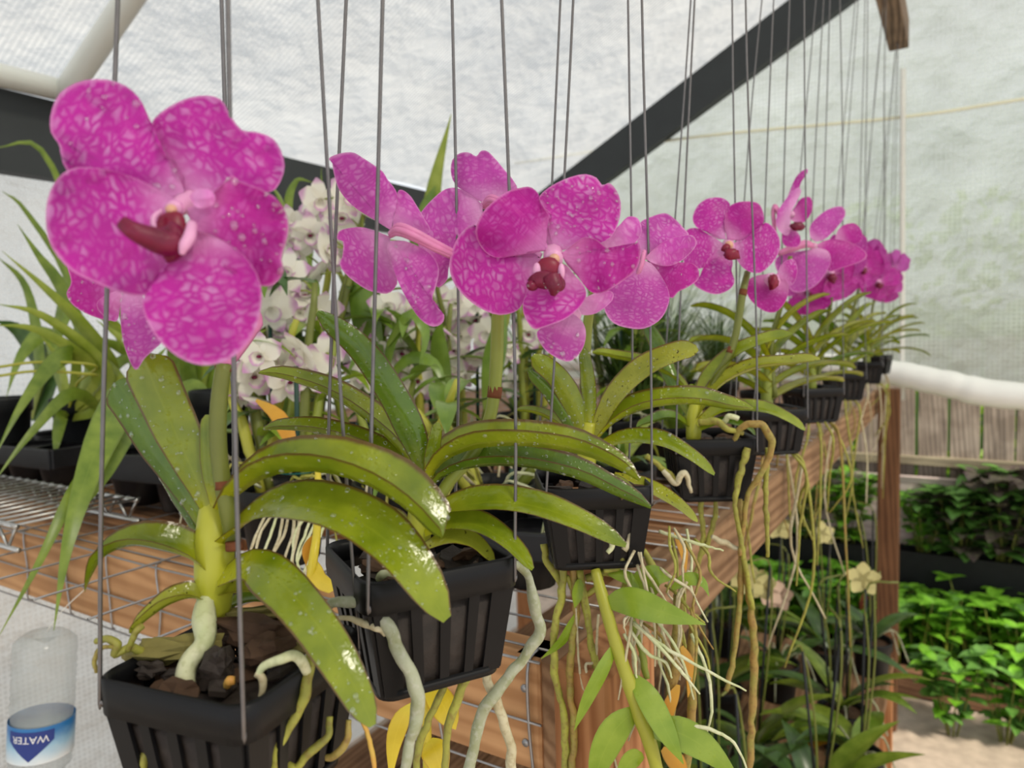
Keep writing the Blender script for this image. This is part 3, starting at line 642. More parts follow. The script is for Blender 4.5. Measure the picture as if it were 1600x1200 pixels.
for pts, r, mt in [([(325, 935, .318), (320, 965, .312), (314, 1000, .306), (302, 1030, .300), (297, 1070, .296)], [13, 17, 17, 16, 15], 'root_white'),
                   ([(482, 1005, .300), (484, 1040, .292), (476, 1085, .288), (452, 1140, .286), (432, 1175, .285), (424, 1215, .285)], [7, 9, 9, 9, 8, 8], 'root'),
                   ([(480, 1050, .290), (466, 1028, .286), (440, 1026, .284), (412, 1042, .283), (402, 1055, .283)], [9, 9, 8, 7, 5], 'root_white'),
                   ([(400, 1052, .283), (410, 1062, .282), (411, 1078, .282), (407, 1090, .282)], [6, 6, 5, 4], 'root_pale'),
                   ([(222, 978, .300), (214, 985, .298), (206, 1000, .298), (200, 1015, .300)], [6, 5, 5, 5], 'root'),
                   ([(150, 1002, .300), (170, 998, .298), (182, 1008, .298), (178, 1022, .298), (205, 1012, .302), (225, 1020, .306)], [5, 6, 8, 6, 7, 6], 'root'),
                   ([(180, 1012, .297), (160, 1012, .294), (148, 1028, .293), (150, 1052, .293)], [3, 4, 4, 3], 'root_brown'),
                   ([(316, 1100, .277), (318, 1118, .274), (325, 1132, .273), (332, 1140, .274)], [5, 7, 7, 4], 'root_tip'),
                   ([(355, 1072, .290), (358, 1064, .287), (366, 1062, .287)], [6, 8, 7], 'root_tip'),
                   ([(222, 1105, .292), (216, 1142, .292), (232, 1156, .291), (226, 1180, .291), (218, 1215, .291)], [4, 5, 6, 7, 8], 'root'),
                   ([(268, 1172, .288), (283, 1170, .286), (282, 1185, .287)], [6, 8, 6], 'root'),
                   ([(335, 1150, .285), (336, 1180, .285), (325, 1192, .285)], [4, 7, 7], 'root'),
                   ([(515, 1120, .300), (512, 1150, .296), (480, 1180, .294), (462, 1200, .294), (435, 1190, .296)], [5, 6, 7, 7, 7], 'root'),
                   ([(545, 1125, .305), (540, 1160, .303), (520, 1180, .302), (508, 1182, .303)], [5, 6, 6, 5], 'root_brown'),
                   ([(455, 985, .335), (510, 948, .332), (570, 938, .326), (600, 965, .322), (620, 1010, .320), (645, 1060, .320), (652, 1110, .320), (640, 1160, .320), (630, 1215, .320)], [8, 8, 10, 10, 10, 11, 11, 10, 9], 'root_grey'),
                   ([(560, 1115, .315), (575, 1150, .315), (584, 1190, .315), (586, 1215, .315)], [3, 4, 4, 3], 'root_tip'),
                   ([(470, 985, .332), (535, 965, .325), (560, 972, .322), (585, 978, .320), (605, 992, .320)], [4, 4, 6, 6, 3], 'root_pale')]:
    obj('root', *px_tube(pts, r, 8, len(pts) * 6, wob=.25), mt, v1)
def pxchip(parent, c, d, rx, ry, rz, ang, mt, seed):
    s = d / FPX; R3 = Matrix((RT, FW, UP)).transposed() @ Matrix.Rotation(ang, 3, 'Y')
    return obj('bark_chip', *blob(P(c[0], c[1], d), rx * s, rz * s, ry * s, 12, 8, .75, R3, seed), mt, parent, smooth=False)
pxchip(v1, (265, 1015), .312, 72, 20, 30, -.18, 'bark_moss', 1.3); pxchip(v1, (340, 1042), .300, 26, 30, 22, .4, 'bark_dark', 2.1)
pxchip(v1, (410, 985), .318, 62, 22, 30, .12, 'bark', 3.3); pxchip(v1, (450, 1000), .315, 56, 14, 24, .05, 'bark_moss', 4.7); pxchip(v1, (390, 960), .325, 70, 12, 22, -.1, 'bark_moss', 5.9)
pxchip(v1, (235, 1045), .303, 22, 14, 18, .1, 'bark_dark', 6.2); pxchip(v1, (420, 1015), .305, 40, 18, 24, -.25, 'bark', 7.7)

# ---- second plant
v2 = thing('hanging_orchid', (-.232, .276, 1.391 - PH), 'hanging orchid with a yellow-green fan and a bloom seen from behind, basket above the corner board', 'orchid', 'magenta orchids hung in black baskets')
v2['label'] = 'hanging orchid with an open crimson-lipped bloom beside another showing its ridged pink pedicel'
basket(v2, (-.232, .276, 1.391), math.radians(-30), .039, (-.195, .30, HB - .02))
d2 = .362
f = flower(v2, (612, 365), .335, None, (6, 6), None, None, ([(610, 366, .334), (622, 358, .328), (645, 366, .326), (680, 384, .330), (712, 400, .340)], [6, 10, 10, 9, 8]))
petal(f, (611, 360), [(612, 355), (600, 346), (577, 338), (555, 325), (537, 307), (527, 290), (521, 268), (519, 255), (514, 247), (530, 240), (551, 238), (566, 246), (583, 257), (598, 268), (606, 281), (617, 295), (621, 308), (617, 332)], .335, (-.2, .1), 0, 'petal_b', .06, .0018, 11)
petal(f, (614, 360), [(613, 357), (616, 332), (621, 301), (629, 297), (641, 306), (651, 321), (661, 338), (672, 362), (645, 366)], .338, (.2, 0), .001, 'petal_b', .05, .0015, 12)
petal(f, (607, 372), [(610, 370), (585, 360), (565, 355), (547, 356), (534, 359), (528, 364), (527, 374), (536, 378), (535, 400), (531, 415), (545, 433), (570, 451), (588, 457), (608, 458), (621, 442), (616, 420), (610, 395)], .337, (-.25, 0), 0, 'petal_b', .05, .0018, 13)
petal(f, (612, 376), [(606, 378), (605, 392), (612, 413), (622, 440), (637, 470), (655, 497), (674, 510), (690, 506), (694, 492), (681, 480), (676, 465), (682, 445), (686, 420), (676, 400), (656, 386), (630, 376)], .332, (.05, -.15), -.002, 'petal_b', -.03, .0016, 14)
petal(f, (650, 375), [(655, 372), (700, 390), (706, 402), (701, 420), (698, 438), (684, 449), (676, 430), (664, 400)], .342, (0, 0), .002, 'petal_b', .04, .0015, 15)
drops(f, f.children[4], 12, .0003, .0008, 31)
f = flower(v2, (757, 320), .395, None, (7, 7), None, None, ([(756, 320, .394), (765, 312, .390), (780, 318, .388), (800, 340, .380)], [6, 8, 8, 7]))
petal(f, (755, 318), [(752, 322), (750, 307), (735, 302), (715, 292), (705, 274), (706, 252), (717, 240), (732, 238), (744, 244), (751, 236), (761, 236), (773, 247), (788, 265), (803, 283), (808, 300), (782, 316)], .395, (0, .1), 0, 'petal_b', .05, .0018, 16)
petal(f, (752, 322), [(754, 320), (740, 307), (715, 294), (695, 296), (677, 310), (659, 330), (651, 347), (655, 367), (676, 384), (700, 392), (728, 376), (752, 345)], .392, (-.2, 0), -.001, 'petal_l', .04, .0018, 17)
f = flower(v2, (864, 404), 0.332, [(864, 396, 0.336), (864, 400, 0.330), (866, 405, 0.324)], (16, 14), (866, 405, 9))
C4 = (862, 404)
petal(f, (852, 392), [(858, 390), (852, 370), (858, 338), (852, 328), (843, 313), (841, 302), (828, 292), (810, 294), (791, 300), (773, 313), (754, 332), (743, 358), (748, 380), (762, 397), (782, 403), (808, 398), (832, 392)], 0.332, (0, 0), -.001, 'petal_d', .03, .002, 18, ctr=C4)
petal(f, (866, 392), [(860, 392), (853, 378), (856, 350), (861, 334), (850, 324), (842, 309), (856, 294), (882, 280), (911, 272), (931, 277), (941, 289), (952, 286), (963, 297), (970, 317), (968, 342), (957, 368), (936, 380), (910, 380), (885, 390)], 0.334, (0, .05), .001, 'petal', .05, .0018, 19, ctr=C4)
petal(f, (845, 402), [(848, 396), (832, 388), (812, 390), (794, 402), (775, 392), (752, 380), (742, 352), (724, 360), (710, 381), (702, 412), (708, 440), (727, 464), (751, 482), (778, 492), (803, 488), (816, 476), (824, 455), (834, 432)], 0.334, (0, -.08), .002, 'petal', .02, .0016, 20, ctr=C4)
petal(f, (880, 400), [(876, 396), (893, 384), (912, 371), (931, 374), (945, 385), (963, 394), (984, 385), (998, 379), (1001, 399), (994, 421), (972, 440), (946, 456), (927, 458), (913, 446), (902, 431), (886, 414)], 0.330, (.05, .05), -.003, 'petal_d', .03, .0025, 21, ctr=C4)
petal(f, (868, 418), [(845, 430), (828, 448), (817, 473), (820, 495), (834, 514), (857, 509), (884, 498), (905, 481), (916, 463), (912, 446), (898, 430), (884, 414), (866, 414)], 0.328, (0, -.15), -.002, 'petal', -.02, .0016, 22, ctr=C4)
lp = obj('lip', *join(px_blob((853, 438), 28, 14, 0.316, 10, seg=14, rough=.3, seed=1.), px_tube([(862, 436, 0.315), (866, 448, 0.313), (864, 462, 0.314)], [16, 13, 4], 10, 12), px_blob((874, 444), 10, 12, 0.315, 8), px_blob((832, 446), 10, 9, 0.316, 7)), 'lip', f)
obj('throat', *px_blob((857, 420), 20, 19, 0.320, 9, seg=14), 'lip_red', lp)
obj('side_lobe', *join(px_blob((839, 424), 7, 14, 0.319, 7), px_blob((877, 424), 6, 13, 0.319, 7)), 'column', lp)
drops(f, f.children[3], 40, .0003, .0009, 32); drops(f, f.children[1], 14, .0003, .0008, 33); drops(f, f.children[5], 10, .0003, .0009, 34)
f = flower(v2, (895, 492), 0.346)
petal(f, (893, 490), [(893, 486), (874, 500), (855, 508), (839, 519), (845, 538), (861, 554), (887, 565), (906, 552), (915, 529), (912, 506)], 0.344, (0, -.1), 0, 'petal_b', -.03, .0012, 23)
petal(f, (912, 470), [(905, 470), (930, 458), (955, 455), (956, 470), (930, 490), (905, 490)], 0.349, (0, 0), .003, 'petal_l', 0, .001, 24)
petal(f, (945, 380), [(935, 380), (958, 366), (973, 346), (984, 338), (998, 343), (1002, 366), (982, 389), (962, 396)], 0.346, (0, 0), .003, 'petal_l', 0, .0014, 25)
drops(f, f.children[0], 10, .0003, .0012, 35)
st = obj('flower_stalk', *px_tube([(680, 790, .366), (700, 755, .366), (735, 715, .368), (760, 668, .37), (771, 625, .37), (776, 560, .368), (780, 480, .366), (800, 440, .356), (850, 410, .342)], [9, 10, 10, 10, 10, 11, 10, 8, 7], 9, 36), 'stalk_l', v2)
obj('node_ring', *px_tube([(772, 622, .37), (774, 604, .37)], 11.5, 10, 4), 'ring', st)
obj('stem', *px_tube([(655, 870, .368), (655, 830, .367), (658, 780, .366), (664, 740, .366)], [16, 19, 19, 14], 12, 16), 'sheath', v2)
LB = []
LB.append(pleaf(v2, [(668, 760, .366), (648, 690, .362), (612, 615, .358), (560, 540, .354), (496, 487, .352)], [(-14, 6), (-24, 10), (-22, 8), (-12, 6)], [(14, 8), (26, 14), (24, 12), (18, 8)], 'leaf_d'))
LB.append(pleaf(v2, [(660, 765, .368), (640, 725, .372), (590, 672, .378), (520, 622, .384), (455, 596, .388), (404, 584, .390)], [(-10, -12), (-16, -16), (-12, -12), (-6, -8)], [(-24, 22), (-36, 26), (-28, 22), (-16, 12)], 'leaf'))
LB.append(pleaf(v2, [(658, 785, .368), (625, 740, .374), (570, 700, .382), (500, 678, .388), (445, 672, .392), (410, 672, .394)], [(-8, -12), (-14, -16), (-10, -12), (-4, -8)], [(-20, 18), (-28, 22), (-24, 20), (-12, 10)], 'leaf'))
LB.append(pleaf(v2, [(664, 768, .364), (690, 725, .358), (740, 702, .352), (810, 697, .347), (890, 706, .343), (950, 726, .341), (998, 752, .340)], [(16, -26), (30, -34), (26, -32), (12, -16)], [(30, 26), (42, 30), (40, 28), (20, 14)], 'leaf'))
LB.append(pleaf(v2, [(664, 785, .368), (690, 748, .366), (745, 730, .364), (820, 730, .362), (900, 748, .360), (965, 776, .360), (1016, 795, .360)], [(10, -18), (18, -22), (18, -20), (10, -12)], [(26, 24), (36, 28), (34, 26), (18, 14)], 'leaf_d'))
LB.append(pleaf(v2, [(664, 815, .362), (710, 795, .354), (770, 784, .348), (840, 792, .344), (910, 818, .341), (978, 853, .340)], [(8, -16), (-8, -20), (-12, -18), (-8, -10)], [(22, 20), (26, 22), (24, 18), (14, 10)], 'leaf'))
LB.append(pleaf(v2, [(664, 835, .360), (705, 818, .354), (750, 822, .348), (795, 850, .345), (832, 890, .343)], [(-4, -14), (-8, -16), (-6, -8)], [(16, 16), (22, 18), (12, 10)], 'leaf'))
LB.append(pleaf(v2, [(664, 855, .358), (705, 838, .354), (740, 845, .352), (772, 876, .350)], [(-6, -10), (-10, -12), (-6, -6)], [(10, 12), (14, 12), (8, 8)], 'leaf_y'))
LB.append(pleaf(v2, [(645, 845, .368), (615, 815, .372), (575, 812, .376), (535, 830, .378)], [(-4, -12), (-8, -14), (-4, -8)], [(-16, 14), (-20, 16), (-10, 10)], 'leaf_y'))
LB.append(pleaf(v2, [(668, 740, .358), (676, 705, .356), (684, 660, .356)], [(-10, 4), (-12, 4), (-8, 3)], [(10, 4), (12, 4), (8, 3)], 'leaf'))
for i, q in enumerate(LB[:5]): drops(v2, q, 34, .0003, .0009, 40 + i)
for pts, r, mt in [([(640, 930, .352), (642, 955, .344), (628, 985, .340), (620, 1000, .341)], [6, 8, 7, 5], 'root'),
                   ([(592, 905, .336), (602, 898, .332), (620, 900, .332), (635, 912, .340)], [5, 7, 7, 6], 'root_white'),
                   ([(690, 965, .350), (670, 1005, .346), (655, 1045, .345), (648, 1080, .345)], [5, 6, 6, 5], 'root_brown'),
                   ([(755, 930, .362), (745, 985, .360), (725, 1030, .358), (700, 1040, .356), (670, 1050, .355)], [7, 7, 7, 6, 5], 'root'),
                   ([(745, 990, .358), (735, 1040, .356), (715, 1090, .355), (700, 1140, .355), (695, 1215, .355)], [6, 7, 7, 6, 6], 'root'),
                   ([(702, 1040, .356), (690, 1080, .355), (672, 1120, .354), (655, 1170, .354), (650, 1215, .354)], [5, 6, 6, 6, 5], 'root'),
                   ([(745, 905, .372), (795, 880, .39), (822, 900, .40), (835, 950, .40), (842, 985, .40), (815, 1030, .398), (775, 1080, .396), (745, 1140, .395), (728, 1215, .394)], [5, 6, 7, 9, 10, 9, 9, 9, 9], 'root_grey'),
                   ([(715, 1010, .372), (750, 1030, .395), (762, 1065, .402), (780, 1110, .404), (795, 1160, .405), (802, 1215, .405)], [5, 7, 8, 8, 8, 8], 'root_pale'),
                   ([(690, 935, .345), (725, 935, .348), (752, 930, .352)], [4, 6, 5], 'root'),
                   ([(705, 912, .34), (704, 928, .338), (700, 945, .338)], [3, 4, 3], 'root_pale')]:
    obj('root', *px_tube(pts, r, 8, len(pts) * 6, wob=.25), mt, v2)

# ---- third plant
v3 = thing('hanging_orchid', (-.23, .474, 1.391 - PH), '', 'orchid', 'magenta orchids hung in black baskets')
v3['label'] = 'hanging orchid whose basket hangs right over the bench corner post with a fringe of roots'
basket(v3, (-.23, .474, 1.391), math.radians(35), .039, (-.19, .48, HB - .02))
f = flower(v3, (1003, 402), .490, None, (6, 6), None, None, ([(1002, 404, .488), (1006, 396, .484), (1000, 420, .482), (985, 440, .49), (950, 455, .50)], [4, 6, 5, 5, 5]))
petal(f, (1003, 400), [(1001, 404), (997, 386), (995, 364), (1000, 348), (1016, 339), (1038, 333), (1052, 340), (1068, 356), (1076, 368), (1056, 374), (1034, 386), (1012, 402)], .490, (0, .1), .001, 'petal_l', .05, .002, 26)
petal(f, (1010, 402), [(1006, 404), (1030, 382), (1050, 372), (1078, 367), (1088, 376), (1085, 388), (1068, 405), (1048, 415), (1028, 414)], .487, (0, .1), -.002, 'petal_l', .02, .002, 27)
petal(f, (1012, 408), [(1010, 406), (1035, 414), (1060, 411), (1080, 411), (1091, 420), (1091, 437), (1072, 450), (1060, 456), (1050, 466), (1040, 456), (1028, 430)], .492, (.1, 0), .002, 'petal_d', .04, .002, 28)
petal(f, (1003, 408), [(1000, 406), (992, 420), (968, 444), (950, 449), (944, 466), (945, 486), (959, 505), (984, 513), (1008, 513), (1031, 500), (1043, 480), (1046, 460), (1036, 436), (1018, 412)], .486, (0, -.1), -.002, 'petal_b', -.02, .0016, 29)
petal(f, (995, 395), [(1000, 400), (990, 370), (975, 350), (960, 360), (955, 385), (975, 395)], .492, (0, 0), .003, 'petal_l', .03, .0015, 30)
drops(f, f.children[0], 8, .0003, .0008, 51); drops(f, f.children[3], 8, .0003, .0009, 52)
obj('flower_stalk', *px_tube([(925, 690, .53), (914, 620, .528), (916, 545, .526), (920, 495, .524), (928, 460, .52), (955, 448, .505), (985, 425, .495)], [7, 8, 8, 8, 7, 6, 5], 9, 26), 'stalk_l', v3)
obj('stem', *px_tube([(915, 740, .53), (918, 700, .528), (922, 660, .527)], [14, 16, 11], 12, 12), 'sheath', v3)
LC = []
for pts, A, B, mt in [
    ([(918, 700, .528), (902, 645, .522), (872, 590, .516), (832, 556, .512)], [(-10, 4), (-20, 8), (-14, 6)], [(10, 6), (18, 10), (16, 8)], 'leaf'),
    ([(914, 705, .53), (892, 660, .526), (860, 612, .522), (826, 578, .52)], [(-8, 6), (-10, 8), (-6, 6)], [(8, 8), (14, 14), (10, 8)], 'leaf_d'),
    ([(922, 680, .524), (922, 630, .522), (918, 580, .52), (912, 544, .52)], [(-9, 4), (-12, 6), (-8, 4)], [(10, 4), (13, 6), (9, 4)], 'leaf'),
    ([(926, 690, .522), (960, 625, .516), (1005, 580, .512), (1050, 556, .509), (1090, 544, .508)], [(-8, -10), (-10, -12), (-12, -10)], [(16, 14), (24, 16), (18, 10)], 'leaf_y'),
    ([(926, 695, .522), (965, 658, .516), (1020, 637, .512), (1085, 632, .509), (1140, 640, .508), (1178, 640, .507)], [(8, -14), (14, -18), (10, -14), (3, -8)], [(22, 16), (30, 20), (30, 18), (14, 10)], 'leaf'),
    ([(930, 705, .524), (975, 688, .518), (1030, 690, .514), (1075, 712, .511), (1116, 742, .51)], [(-2, -12), (-6, -14), (-4, -8)], [(14, 12), (20, 14), (12, 8)], 'leaf'),
    ([(905, 700, .536), (875, 668, .545), (840, 648, .55), (805, 642, .555)], [(-4, -8), (-6, -10), (-4, -6)], [(-12, 10), (-16, 12), (-8, 8)], 'leaf'),
    ([(960, 745, .52), (1010, 760, .515), (1055, 785, .512), (1090, 815, .51)], [(-4, -10), (-8, -10), (-4, -6)], [(12, 10), (14, 12), (8, 8)], 'leaf_y'),
    ([(920, 740, .522), (945, 748, .512), (975, 760, .506), (1000, 785, .504)], [(-6, -8), (-10, -8), (-6, -6)], [(8, 8), (12, 8), (8, 6)], 'leaf')]:
    LC.append(pleaf(v3, pts, A, B, mt))
for i, q in enumerate(LC[:6]): drops(v3, q, 22, .0003, .0011, 60 + i)
R3_ = random.Random(5)
roots3 = [([(880, 880, .52), (878, 930, .518), (866, 990, .517), (868, 1060, .517), (880, 1120, .517), (884, 1215, .517)], 6, 'root'),
          ([(895, 885, .52), (900, 940, .518), (895, 1000, .516), (890, 1060, .516), (896, 1120, .516), (893, 1215, .516)], 6, 'root_brown'),
          ([(905, 890, .52), (915, 950, .517), (925, 1010, .516), (938, 1070, .516), (950, 1130, .516), (958, 1190, .516)], 6, 'root'),
          ([(850, 850, .53), (855, 880, .528), (872, 900, .527), (880, 935, .526)], 6, 'root'),
          ([(1005, 860, .53), (1018, 880, .526), (1012, 900, .524), (985, 905, .522), (950, 895, .522), (915, 905, .522)], 6, 'root'),
          ([(975, 868, .51), (965, 885, .508), (945, 892, .508)], 5, 'root'),
          ([(950, 830, .50), (958, 850, .498), (950, 865, .497)], [5, 6, 4], 'root_white'),
          ([(975, 895, .515), (976, 915, .513), (971, 932, .513)], 5, 'root'),
          ([(885, 900, .52), (905, 930, .52), (930, 920, .52), (940, 900, .522)], 5, 'root'),
          ([(935, 960, .515), (930, 1030, .515), (915, 1040, .513), (930, 1085, .512), (945, 1130, .512), (958, 1180, .512), (968, 1215, .512)], 2.2, 'root_pale'),
          ([(900, 950, .515), (905, 1040, .514), (915, 1080, .513), (945, 1090, .512)], 2.0, 'root_pale')]
for pts, r, mt in roots3: obj('root', *px_tube(pts, r, 7, len(pts) * 6, wob=.3), mt, v3)
obj('dead_leaf_stub', *px_tube([(988, 820, .505), (985, 845, .503), (975, 860, .503)], [5, 7, 6], 6, 8, flat=.35), 'root_pale', v3)

# ---- fourth plant
v4 = thing('hanging_orchid', (-.205, .70, 1.397 - PH), '', 'orchid', 'magenta orchids hung in black baskets')
v4['label'] = 'hanging orchid with one root arching over the basket rim, facing bloom with red-orange lip above'
basket(v4, (-.205, .68, 1.397), math.radians(30), .039, (-.182, .70, HB - .02))
f = flower(v4, (1138, 386), .665, [(1138, 380, .668), (1140, 388, .658)], (9, 8), (1139, 383, 7))
C6 = (1138, 384)
for i, (b, o_, mt, z) in enumerate([
    ((1132, 372), [(1135, 374), (1132, 356), (1135, 328), (1141, 319), (1128, 309), (1106, 310), (1090, 321), (1082, 340), (1088, 355), (1104, 363), (1120, 373)], 'petal', .001),
    ((1142, 372), [(1136, 374), (1132, 352), (1136, 327), (1152, 316), (1176, 315), (1188, 321), (1194, 340), (1189, 360), (1176, 374), (1155, 376)], 'petal_d', -.001),
    ((1130, 382), [(1130, 380), (1104, 364), (1086, 356), (1071, 362), (1072, 385), (1068, 410), (1090, 420), (1112, 413), (1124, 395)], 'petal', .002),
    ((1132, 392), [(1134, 388), (1116, 393), (1100, 416), (1092, 434), (1084, 444), (1100, 455), (1120, 460), (1139, 453), (1148, 440), (1143, 424), (1145, 408)], 'petal', -.001),
    ((1146, 386), [(1142, 384), (1156, 374), (1180, 370), (1194, 348), (1209, 356), (1219, 376), (1217, 394), (1205, 413), (1186, 427), (1164, 421), (1150, 404)], 'petal', -.002)]):
    petal(f, b, o_, .662, (0, 0), z, mt, .02, .002, 40 + i, ctr=C6, nr=7, no=32)
lp = obj('lip', *join(px_blob((1143, 397), 12, 11, .648, 9, rough=.5, seed=4.), px_blob((1134, 388), 7, 7, .65, 6, rough=.4)), 'lip_red', f)
f = flower(v4, (1205, 440), .70)
petal(f, (1205, 435), [(1205, 428), (1185, 430), (1170, 437), (1166, 452), (1172, 468), (1190, 484), (1211, 488), (1228, 470), (1232, 446), (1220, 430)], .70, (0, 0), .001, 'petal_d', -.02, .002, 46, nr=7, no=32)
petal(f, (1215, 430), [(1212, 432), (1222, 412), (1240, 405), (1246, 425), (1236, 446)], .70, (0, 0), .001, 'petal', .02, .001, 47, nr=6, no=24)
obj('lip', *px_blob((1208, 440), 9, 12, .692, 7, rough=.5, seed=6.), 'lip_red', f)
st = obj('flower_stalk', *px_tube([(1095, 640, .68), (1118, 590, .675), (1140, 555, .67), (1152, 510, .67), (1160, 460, .67), (1168, 425, .675)], [5, 6, 6, 6, 6, 5], 8, 20), 'stalk', v4)
obj('node_ring', *px_tube([(1140, 552, .67), (1144, 543, .67)], 6.4, 8, 4), 'ring', st); obj('node_ring', *px_tube([(1160, 462, .67), (1162, 452, .67)], 6.4, 8, 4), 'ring', st)
obj('stem', *px_tube([(1083, 690, .68), (1085, 655, .68), (1088, 625, .68)], [11, 13, 9], 10, 10), 'sheath', v4)
for pts, A, B, mt in [
    ([(1088, 650, .68), (1110, 595, .675), (1150, 556, .67), (1195, 535, .668), (1238, 522, .668)], [(4, -10), (2, -12), (-3, -8)], [(16, 12), (18, 14), (14, 8)], 'leaf'),
    ([(1088, 655, .675), (1125, 605, .668), (1180, 578, .664), (1235, 570, .662), (1282, 562, .66)], [(4, -10), (6, -12), (0, -8)], [(16, 12), (20, 14), (14, 8)], 'leaf_y'),
    ([(1085, 650, .69), (1060, 600, .70), (1010, 572, .71), (960, 560, .72), (925, 552, .725)], [(-4, -8), (-6, -10), (-4, -6)], [(-14, 10), (-18, 12), (-12, 8)], 'leaf'),
    ([(1082, 655, .685), (1050, 590, .70), (1030, 540, .71), (1010, 505, .715)], [(-8, 4), (-14, 8), (-10, 6)], [(8, 8), (14, 10), (10, 6)], 'leaf_d'),
    ([(1090, 665, .67), (1130, 640, .66), (1190, 640, .655), (1230, 655, .65), (1258, 672, .65)], [(-2, -10), (-4, -10), (-4, -6)], [(12, 12), (16, 12), (10, 8)], 'leaf'),
    ([(1080, 670, .68), (1050, 655, .67), (1020, 660, .665), (995, 668, .665)], [(-2, -8), (-4, -10), (-3, -6)], [(-12, 8), (-16, 10), (-8, 6)], 'leaf_d'),
    ([(1095, 672, .668), (1130, 660, .66), (1165, 668, .655), (1180, 680, .655)], [(0, -8), (-2, -8), (-2, -5)], [(8, 8), (10, 8), (6, 5)], 'leaf_d'),
    ([(1085, 645, .685), (1082, 615, .685), (1080, 600, .685)], [(-6, 3), (-8, 3), (-6, 2)], [(7, 3), (8, 3), (6, 2)], 'leaf')]:
    pleaf(v4, pts, A, B, mt)
for pts, r, mt in [([(1145, 690, .655), (1160, 668, .645), (1185, 662, .64), (1203, 680, .64), (1205, 705, .642), (1190, 740, .645), (1168, 775, .65), (1160, 830, .655), (1155, 870, .655)], [5, 5, 6, 6, 5, 5, 4, 4, 3], 'root_brown'),
                   ([(1092, 660, .66), (1120, 658, .652), (1140, 672, .648), (1160, 678, .65)], [5, 6, 5, 4], 'root'),
                   ([(1130, 660, .655), (1140, 650, .65), (1155, 655, .65)], [4, 5, 4], 'root_white'),
                   ([(1168, 700, .65), (1160, 730, .648), (1152, 760, .65), (1148, 790, .65), (1160, 860, .655), (1175, 950, .66)], [5, 5, 5, 4, 4, 4], 'root'),
                   ([(1095, 752, .68), (1096, 800, .68), (1098, 850, .68), (1085, 900, .68)], [4, 5, 4, 3], 'root'),
                   ([(1112, 755, .68), (1118, 800, .68), (1105, 850, .68), (1090, 880, .68)], [3, 4, 4, 2], 'root'),
                   ([(1200, 700, .66), (1196, 760, .665), (1198, 820, .67), (1200, 870, .67)], [4, 4, 4, 3], 'root'),
                   ([(1155, 780, .66), (1158, 900, .665), (1150, 1000, .665), (1135, 1080, .665)], [5, 5, 4, 4], 'root_brown'),
                   ([(1158, 850, .66), (1170, 930, .665), (1178, 1010, .67), (1176, 1110, .67), (1170, 1215, .67)], [4, 5, 6, 6, 5], 'root_brown'),
                   ([(1112, 838, .66), (1130, 848, .66), (1155, 857, .66)], [4, 5, 3], 'root_pale'),
                   ([(1010, 712, .66), (1045, 740, .665), (1070, 760, .67)], [4, 4, 4], 'root'),
                   ([(1036, 735, .655), (1055, 755, .65), (1070, 740, .65), (1080, 770, .655)], [4, 5, 5, 3], 'root_pale')]:
    obj('root', *px_tube(pts, r, 7, len(pts) * 6, wob=.3), mt, v4)

# ------------------------------------------------------------------ plants further along the row
def gpetal(fl, c, ax, ay, n, L, w, mat, seed, back=.25, name='petal'):
    """broad rounded petal in its own frame: ax along, ay across, n towards the front of the flower"""
    vs, fs, uv = [], [], []; nu, nv = 9, 7
    for i in range(nu):
        t = i / (nu - 1); wd = w * (.16 + .84 * math.sin(math.pi * min(1, t ** .8 * .62 + .0)) ** 1.1) * math.sqrt(max(0.02, 1 - max(0, (t - .72) / .285) ** 2.2))
        for j in range(nv):
            v = -1 + 2 * j / (nv - 1)
            o_ = -back * L * t * t + .10 * w * v * v + .12 * w * noise.noise(V((t * 3, v * 2, seed * 1.7)))
            vs.append(c + ax * (t * L) + ay * (v * wd) + n * o_); uv.append((t * L, v * wd + seed * .31))
    for i in range(nu - 1):
        for j in range(nv - 1): a = i * nv + j; fs.append((a, a + 1, a + nv + 1, a + nv))
    return obj(name, vs, fs, mat, fl, uv)
def gflower(root, c, n, size, seed, upv=V((0, 0, 1)), mats=('petal', 'petal_d')):
    n = V(n).normalized(); c = V(c); R_ = random.Random(seed); x = upv.cross(n).normalized(); y = n.cross(x)
    fl = obj('flower', *tube([c - n * size * .10, c, c + n * size * .08], [size * .05, size * .07, size * .055], 8, 6), 'column', root)
    for k, a in enumerate((90, 22, 158, 238, 302)):
        a = math.radians(a + R_.uniform(-9, 9)); ax = x * math.cos(a) + y * math.sin(a); ay = n.cross(ax)
        gpetal(fl, c + ax * size * .03, ax, ay, n, size * R_.uniform(.46, .54), size * R_.uniform(.24, .30), R_.choice(mats), seed * 7 + k, R_.uniform(-.05, .3))
    obj('lip', *join(blob(c - y * size * .08 + n * size * .13, size * .09, size * .09, size * .08, 8, 6, .4, seed=seed), tube([c - y * size * .08 + n * size * .1, c - y * size * .14 + n * size * .22], [size * .06, size * .03], 7, 5)), 'lip', fl)
    return fl
